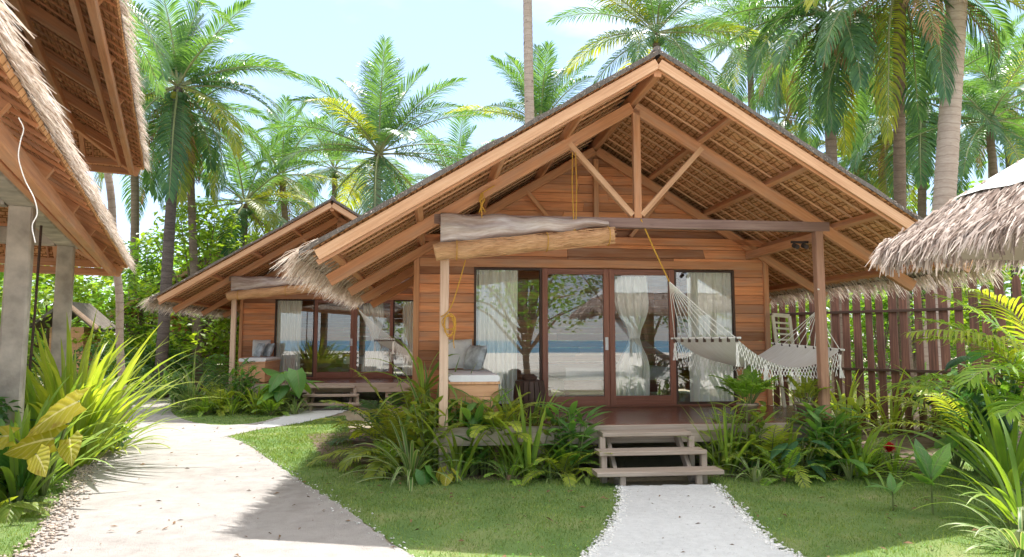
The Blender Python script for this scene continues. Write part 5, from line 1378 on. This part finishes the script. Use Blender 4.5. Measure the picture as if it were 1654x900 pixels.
# lawn seedlings at the right
def sprout(label, base, hgt, leaves, seed, mat, k=1.0):
    hgt *= k; leaves = [(a_, e_, L_2 * k, W_2 * k, f_, d_) for a_, e_, L_2, W_2, f_, d_ in leaves]
    t = thing('seedling', base, label, 'plant', 'lone seedlings on the right lawn'); mb, ms = MB(), MB()
    top = base + Z * hgt; ms.tube([base - Z * .02, top], [.012, .007], 6); ms.build('stalk', G['stem'], t)
    for az, el, L, W, f, dr in leaves: broadleaf(mb, base + Z * hgt * f, R(az), R(el), L, W, dr, 0, 'oval', 7, .22)
    mb.build('leaves', mat, t, True)
sprout('taller seedling with broad upright leaves alone on the right lawn', g(1507, 832), .22, ((150, 72, .30, .11, .9, .2), (20, 55, .28, .12, 1, .5), (80, 60, .26, .1, 1, .3), (200, 40, .22, .1, .8, .6), (330, 60, .2, .08, .9, .3)), 1, G['broad'], 1.6)
sprout('smaller seedling with drooping leaves alone on the right lawn', g(1443, 826), .14, ((170, 35, .22, .07, 1, 1.2), (10, 50, .14, .05, .9, .5), (150, 55, .2, .06, .8, 1.3), (60, 60, .16, .06, 1, .6)), 2, G['broad'], 1.35)
# right edge plants
strap_plant('large arching strap clump at the lower right edge', g(1655, 852), 40, 1.0, .052, G['strap'], (5, 85), (35, 120), seed=130, spread=.18)
strap_plant('tall green strap clump standing higher behind it at the right edge', g(1630, 790), 40, 1.5, .08, G['strap'], (20, 86), (25, 100), seed=131, spread=.18)
cane_plant('green ginger canes behind the right edge strap clumps', g(1590, 762), 10, 1.15, G['broad'], .42, .10, 8, seed=132)
strap_plant('low strap leaves at the bottom right corner of the lawn', g(1650, 892), 24, .6, .04, G['strap_var'], (5, 70), (40, 110), seed=133)
leaf_plant('dark heart leaved vine mound under the young coconut palm', g(1612, 765), 26, 1.6, .30, .26, G['broad_dark'], 'heart', seed=134, lean=.22, tilt=(-1.0, -.2))
leaf_plant('broad leaf plant left of the right edge ginger canes', g(1545, 768), 9, .7, .36, .16, G['broad'], seed=135)
def yc():
    b = V((at(1730, 550, 7.2).x, 7.2, 0)); t = thing('young_palm', b, 'young coconut palm reaching pale fronds in from the right edge', 'plant', 'garden plants')
    mb = MB()
    for az, el, L, dd in ((176, 62, 2.3, 75), (160, 66, 2.2, 60), (195, 58, 2.2, 95), (185, 78, 2.4, 70), (150, 48, 2.1, 80), (170, 42, 2.0, 62), (215, 66, 2.0, 85), (0, 60, 2, 70), (60, 70, 2.1, 60), (300, 60, 2, 80), (130, 74, 2.3, 55), (205, 40, 1.9, 70)):
        frond(mb, b + Z * .45, R(az), R(el), L, R(dd), 40, .52, .034, 0 if az not in (176, 185) else 2, 1, .018, (70, 32), .35, .15, .15)
    q = at(1720, 590, 7.3)
    frond(mb, q, R(179), R(24), 2.0, R(34), 44, .42, .026, 2, 1, .018, (66, 30), .75, .0, .1)
    mb.tube([b + Z * .4, b.lerp(q, .5) + Z * .3, q], [.03, .024, .018], 6, 1)
    mb.build('fronds', [G['fern'], G['rachis'], G['fern_lime']], t)
    mb = MB(); mb.tube([b - Z * .05, b + Z * .5], [.12, .07], 10); mb.build('stem', G['brownstem'], t)
yc()
fern_plant('arching lime palm fronds in front of the right end of the fence', gxy(1560, 9.6), 12, 1.7, G['fern_lime'], .36, .032, 28, (35, 85), (55, 110), 'plant', seed=136, name='young_palm', hang=.4)
# potted palms on the deck
def potted(label, x, y, seed, n, L, mat, pr=.13):
    t = thing('potted_plant', (x, y, DK), label, 'potted plant', 'potted plants on the deck'); global rnd
    keep = rnd; rnd = random.Random(seed); mb = MB()
    mb.lathe((x, y, DK), [(.001, .002), (pr * .75, .002), (pr * .95, .19), (pr * 1.08, .19), (pr * 1.08, .225), (pr * .95, .225), (pr * .9, .17), (.001, .17)], 22); mb.build('pot', M['pot'], t, True)
    mb = MB(); base = V((x, y, DK + .17))
    for i in range(n):
        az = i * 2.399; frond(mb, base + V((math.cos(az), math.sin(az), 0)) * pr * .4, az, R(86 - 30 * i / n + U(-5, 5)), L * U(.7, 1.1), R(U(25, 80)), 20, L * .26, .022, 0, 1, .008, (60, 30), .3, .15, .42)
    mb.build('fronds', [mat, G['stem']], t); rnd = keep
potted('potted areca palm on the deck edge in front of the hammock curtain', at(1208, 680, 8.62).x, 8.62, 140, 24, .56, G['fern'])
potted('smaller potted plant on the deck beside the right porch post', at(1303, 682, 8.6).x, 8.62, 141, 14, .42, G['fern_lime'], .12)

# ------------------------------------------------------------------ grass, pebbles, litter
def inside(poly, x, y):
    poly = np.array(poly); n = len(poly); r_ = np.zeros(len(x), bool); j = n - 1
    for i in range(n):
        xi, yi, xj, yj = poly[i][0], poly[i][1], poly[j][0], poly[j][1]
        cnd = ((yi > y) != (yj > y)) & (x < (xj - xi) * (y - yi) / (yj - yi + 1e-12) + xi); r_ ^= cnd; j = i
    return r_
rs = np.random.RandomState(3)
def np_mesh(name, v, f, mat, kind='stuff', label=None, cat=None):
    me = bpy.data.meshes.new(name); nf, k = f.shape
    me.vertices.add(len(v)); me.vertices.foreach_set('co', v.astype(np.float32).ravel())
    me.loops.add(nf * k); me.loops.foreach_set('vertex_index', f.astype(np.int32).ravel())
    me.polygons.add(nf); me.polygons.foreach_set('loop_start', np.arange(0, nf * k, k, dtype=np.int32)); me.polygons.foreach_set('loop_total', np.full(nf, k, dtype=np.int32))
    me.materials.append(mat); me.update(calc_edges=True)
    o = bpy.data.objects.new(name, me); col.objects.link(o); tag(o, label, cat, kind=kind); return o
xs, ys = [], []
for poly, dens in ((lawn_mid, 2600), (lawn_right, 2600), (lawn_left, 2600), (lawn_isle, 900)):
    pa = np.array(poly); x0, y0 = pa.min(0); x1, y1 = pa.max(0); y0 = max(y0, 4.3); x1 = min(x1, 7)
    n = int((x1 - x0) * (y1 - y0) * dens); x = rs.uniform(x0, x1, n); y = rs.uniform(y0, y1, n)
    fld = .5 + .25 * np.sin(2.1 * x + 1.3 * y) * np.sin(1.7 * y - .9 * x + 1) + .25 * np.sin(5.3 * x - 3.1 * y + 2) * np.sin(4.1 * y + 2.3 * x)
    keepm = inside(poly, x, y) & (rs.rand(n) < np.clip(.15 + 1.2 * fld, .2, 1)) & (rs.rand(n) < np.clip(8.5 / np.maximum(y, 1), .25, 1)); xs.append(x[keepm]); ys.append(y[keepm])
x = np.concatenate(xs); y = np.concatenate(ys); n = len(x)
az = rs.uniform(0, 6.283, n); hh = rs.uniform(.012, .045, n) * np.where(rs.rand(n) < .04, 1.9, 1); ln = rs.uniform(.0, .035, n); w = rs.uniform(.003, .006, n) * np.clip(y / 7, .8, 2)
v = np.zeros((n, 3, 3)); ca, sa = np.cos(az), np.sin(az); la = rs.uniform(0, 6.283, n)
v[:, 0] = np.stack([x - ca * w, y - sa * w, np.full(n, .004)], 1); v[:, 1] = np.stack([x + ca * w, y + sa * w, np.full(n, .004)], 1)
v[:, 2] = np.stack([x + np.cos(la) * ln, y + np.sin(la) * ln, hh], 1)
np_mesh('grass', v.reshape(-1, 3), np.arange(n * 3).reshape(-1, 3), G['grass'], 'stuff', 'short trimmed grass of the lawns', 'grass')
OCT = np.array([(1, 0, 0), (-1, 0, 0), (0, 1, 0), (0, -1, 0), (0, 0, 1), (0, 0, -1)], float); OF = np.array([(0, 2, 4), (2, 1, 4), (1, 3, 4), (3, 0, 4), (2, 0, 5), (1, 2, 5), (3, 1, 5), (0, 3, 5)])
def stones(name, line, per, width, smin, smax, mat, label, z=.012):
    P_ = []; S = []
    for a, b in zip(line, line[1:]):
        L = math.dist(a, b); k = int(L * per); t = rs.rand(k); off = rs.normal(0, width, (k, 2))
        P_.append(np.stack([a[0] + (b[0] - a[0]) * t + off[:, 0], a[1] + (b[1] - a[1]) * t + off[:, 1]], 1)); S.append(rs.uniform(smin, smax, k) ** 1)
    P_ = np.concatenate(P_); S = np.concatenate(S); n = len(S); sc = rs.uniform(.6, 1.3, (n, 1, 3)) * S[:, None, None] * np.array([1, 1, .6])
    base = OCT[None] + rs.uniform(-.3, .3, (n, 6, 3)); a = rs.uniform(0, 6.28, n); b = base * sc
    bx = b[:, :, 0] * np.cos(a)[:, None] - b[:, :, 1] * np.sin(a)[:, None]; by = b[:, :, 0] * np.sin(a)[:, None] + b[:, :, 1] * np.cos(a)[:, None]
    vv = np.stack([bx + P_[:, 0:1], by + P_[:, 1:2], b[:, :, 2] + z + S[:, None] * .3], 2)
    f = (OF[None] + (np.arange(n) * 6)[:, None, None]).reshape(-1, 3)
    np_mesh(name, vv.reshape(-1, 3), f, mat, 'stuff', label, 'pebbles')
near = [p for p in path_left if 3 < p[1] < 15]
stones('pebbles', [(p[0] + .06, p[1]) for p in near], 190, .075, .008, .026, M['stone'], 'loose pebbles along the left edge of the sand path')
stones('coral_chips', [p for p in p2l if p[1] > 4], 260, .035, .006, .02, M['coral'], 'white coral chips along the left edge of the path to the steps')
stones('coral_chips', [p for p in p2r if p[1] > 4], 260, .04, .006, .022, M['coral'], 'white coral chips along the right edge of the path to the steps')
stones('pebbles', [p for p in path_right if 4 < p[1] < 13], 40, .05, .005, .014, M['coral'], 'small pale pebbles along the right edge of the sand path')
# coral grit spread over the white path, fallen bits on the sand
def scatter(name, poly, n, smin, smax, mat, label, z=.02, cat='grit', ymin=4.3, ymax=14):
    pa = np.array(poly); x = rs.uniform(pa[:, 0].min(), pa[:, 0].max(), n * 6); y = rs.uniform(max(ymin, pa[:, 1].min()), min(ymax, pa[:, 1].max()), n * 6)
    k = inside(poly, x, y); x, y = x[k][:n], y[k][:n]; n = len(x); a = rs.uniform(0, 6.28, n); s = rs.uniform(smin, smax, n)
    v = np.zeros((n, 4, 3)); ux, uy = np.cos(a) * s, np.sin(a) * s
    v[:, 0] = np.stack([x - ux, y - uy, np.full(n, z)], 1); v[:, 1] = np.stack([x - uy * .35, y + ux * .35, z + s * rs.uniform(.1, .7, n)], 1)
    v[:, 2] = np.stack([x + ux, y + uy, z + s * rs.uniform(0, .4, n)], 1); v[:, 3] = np.stack([x + uy * .35, y - ux * .35, z + s * rs.uniform(.05, .5, n)], 1)
    np_mesh(name, v.reshape(-1, 3), np.arange(n * 4).reshape(-1, 4), mat, 'stuff', label, cat)
scatter('coral_grit', walk_poly, 1500, .004, .009, M['coral'], 'white coral grit on the path to the steps')
scatter('fallen_leaves', walk_poly, 26, .010, .03, M['litter'], 'scraps of dry leaf on the path to the steps', cat='leaf litter')
scatter('fallen_leaves', path_poly, 130, .012, .04, M['litter'], 'scraps of dry leaf on the sand path', .016, cat='leaf litter')
scatter('fallen_leaves', lawn_mid, 120, .015, .04, M['litter'], 'dry leaf scraps on the left front lawn', .03, cat='leaf litter')
scatter('fallen_leaves', lawn_right, 140, .015, .04, M['litter'], 'dry leaf scraps on the right lawn', .03, cat='leaf litter')

scatter('weeds', lawn_mid, 420, .010, .022, G['broad'], 'tiny broad leaved weeds in the left front lawn', .02, cat='weeds', ymax=9)
scatter('weeds', lawn_right, 420, .010, .022, G['broad'], 'tiny broad leaved weeds in the right lawn', .02, cat='weeds', ymax=9)
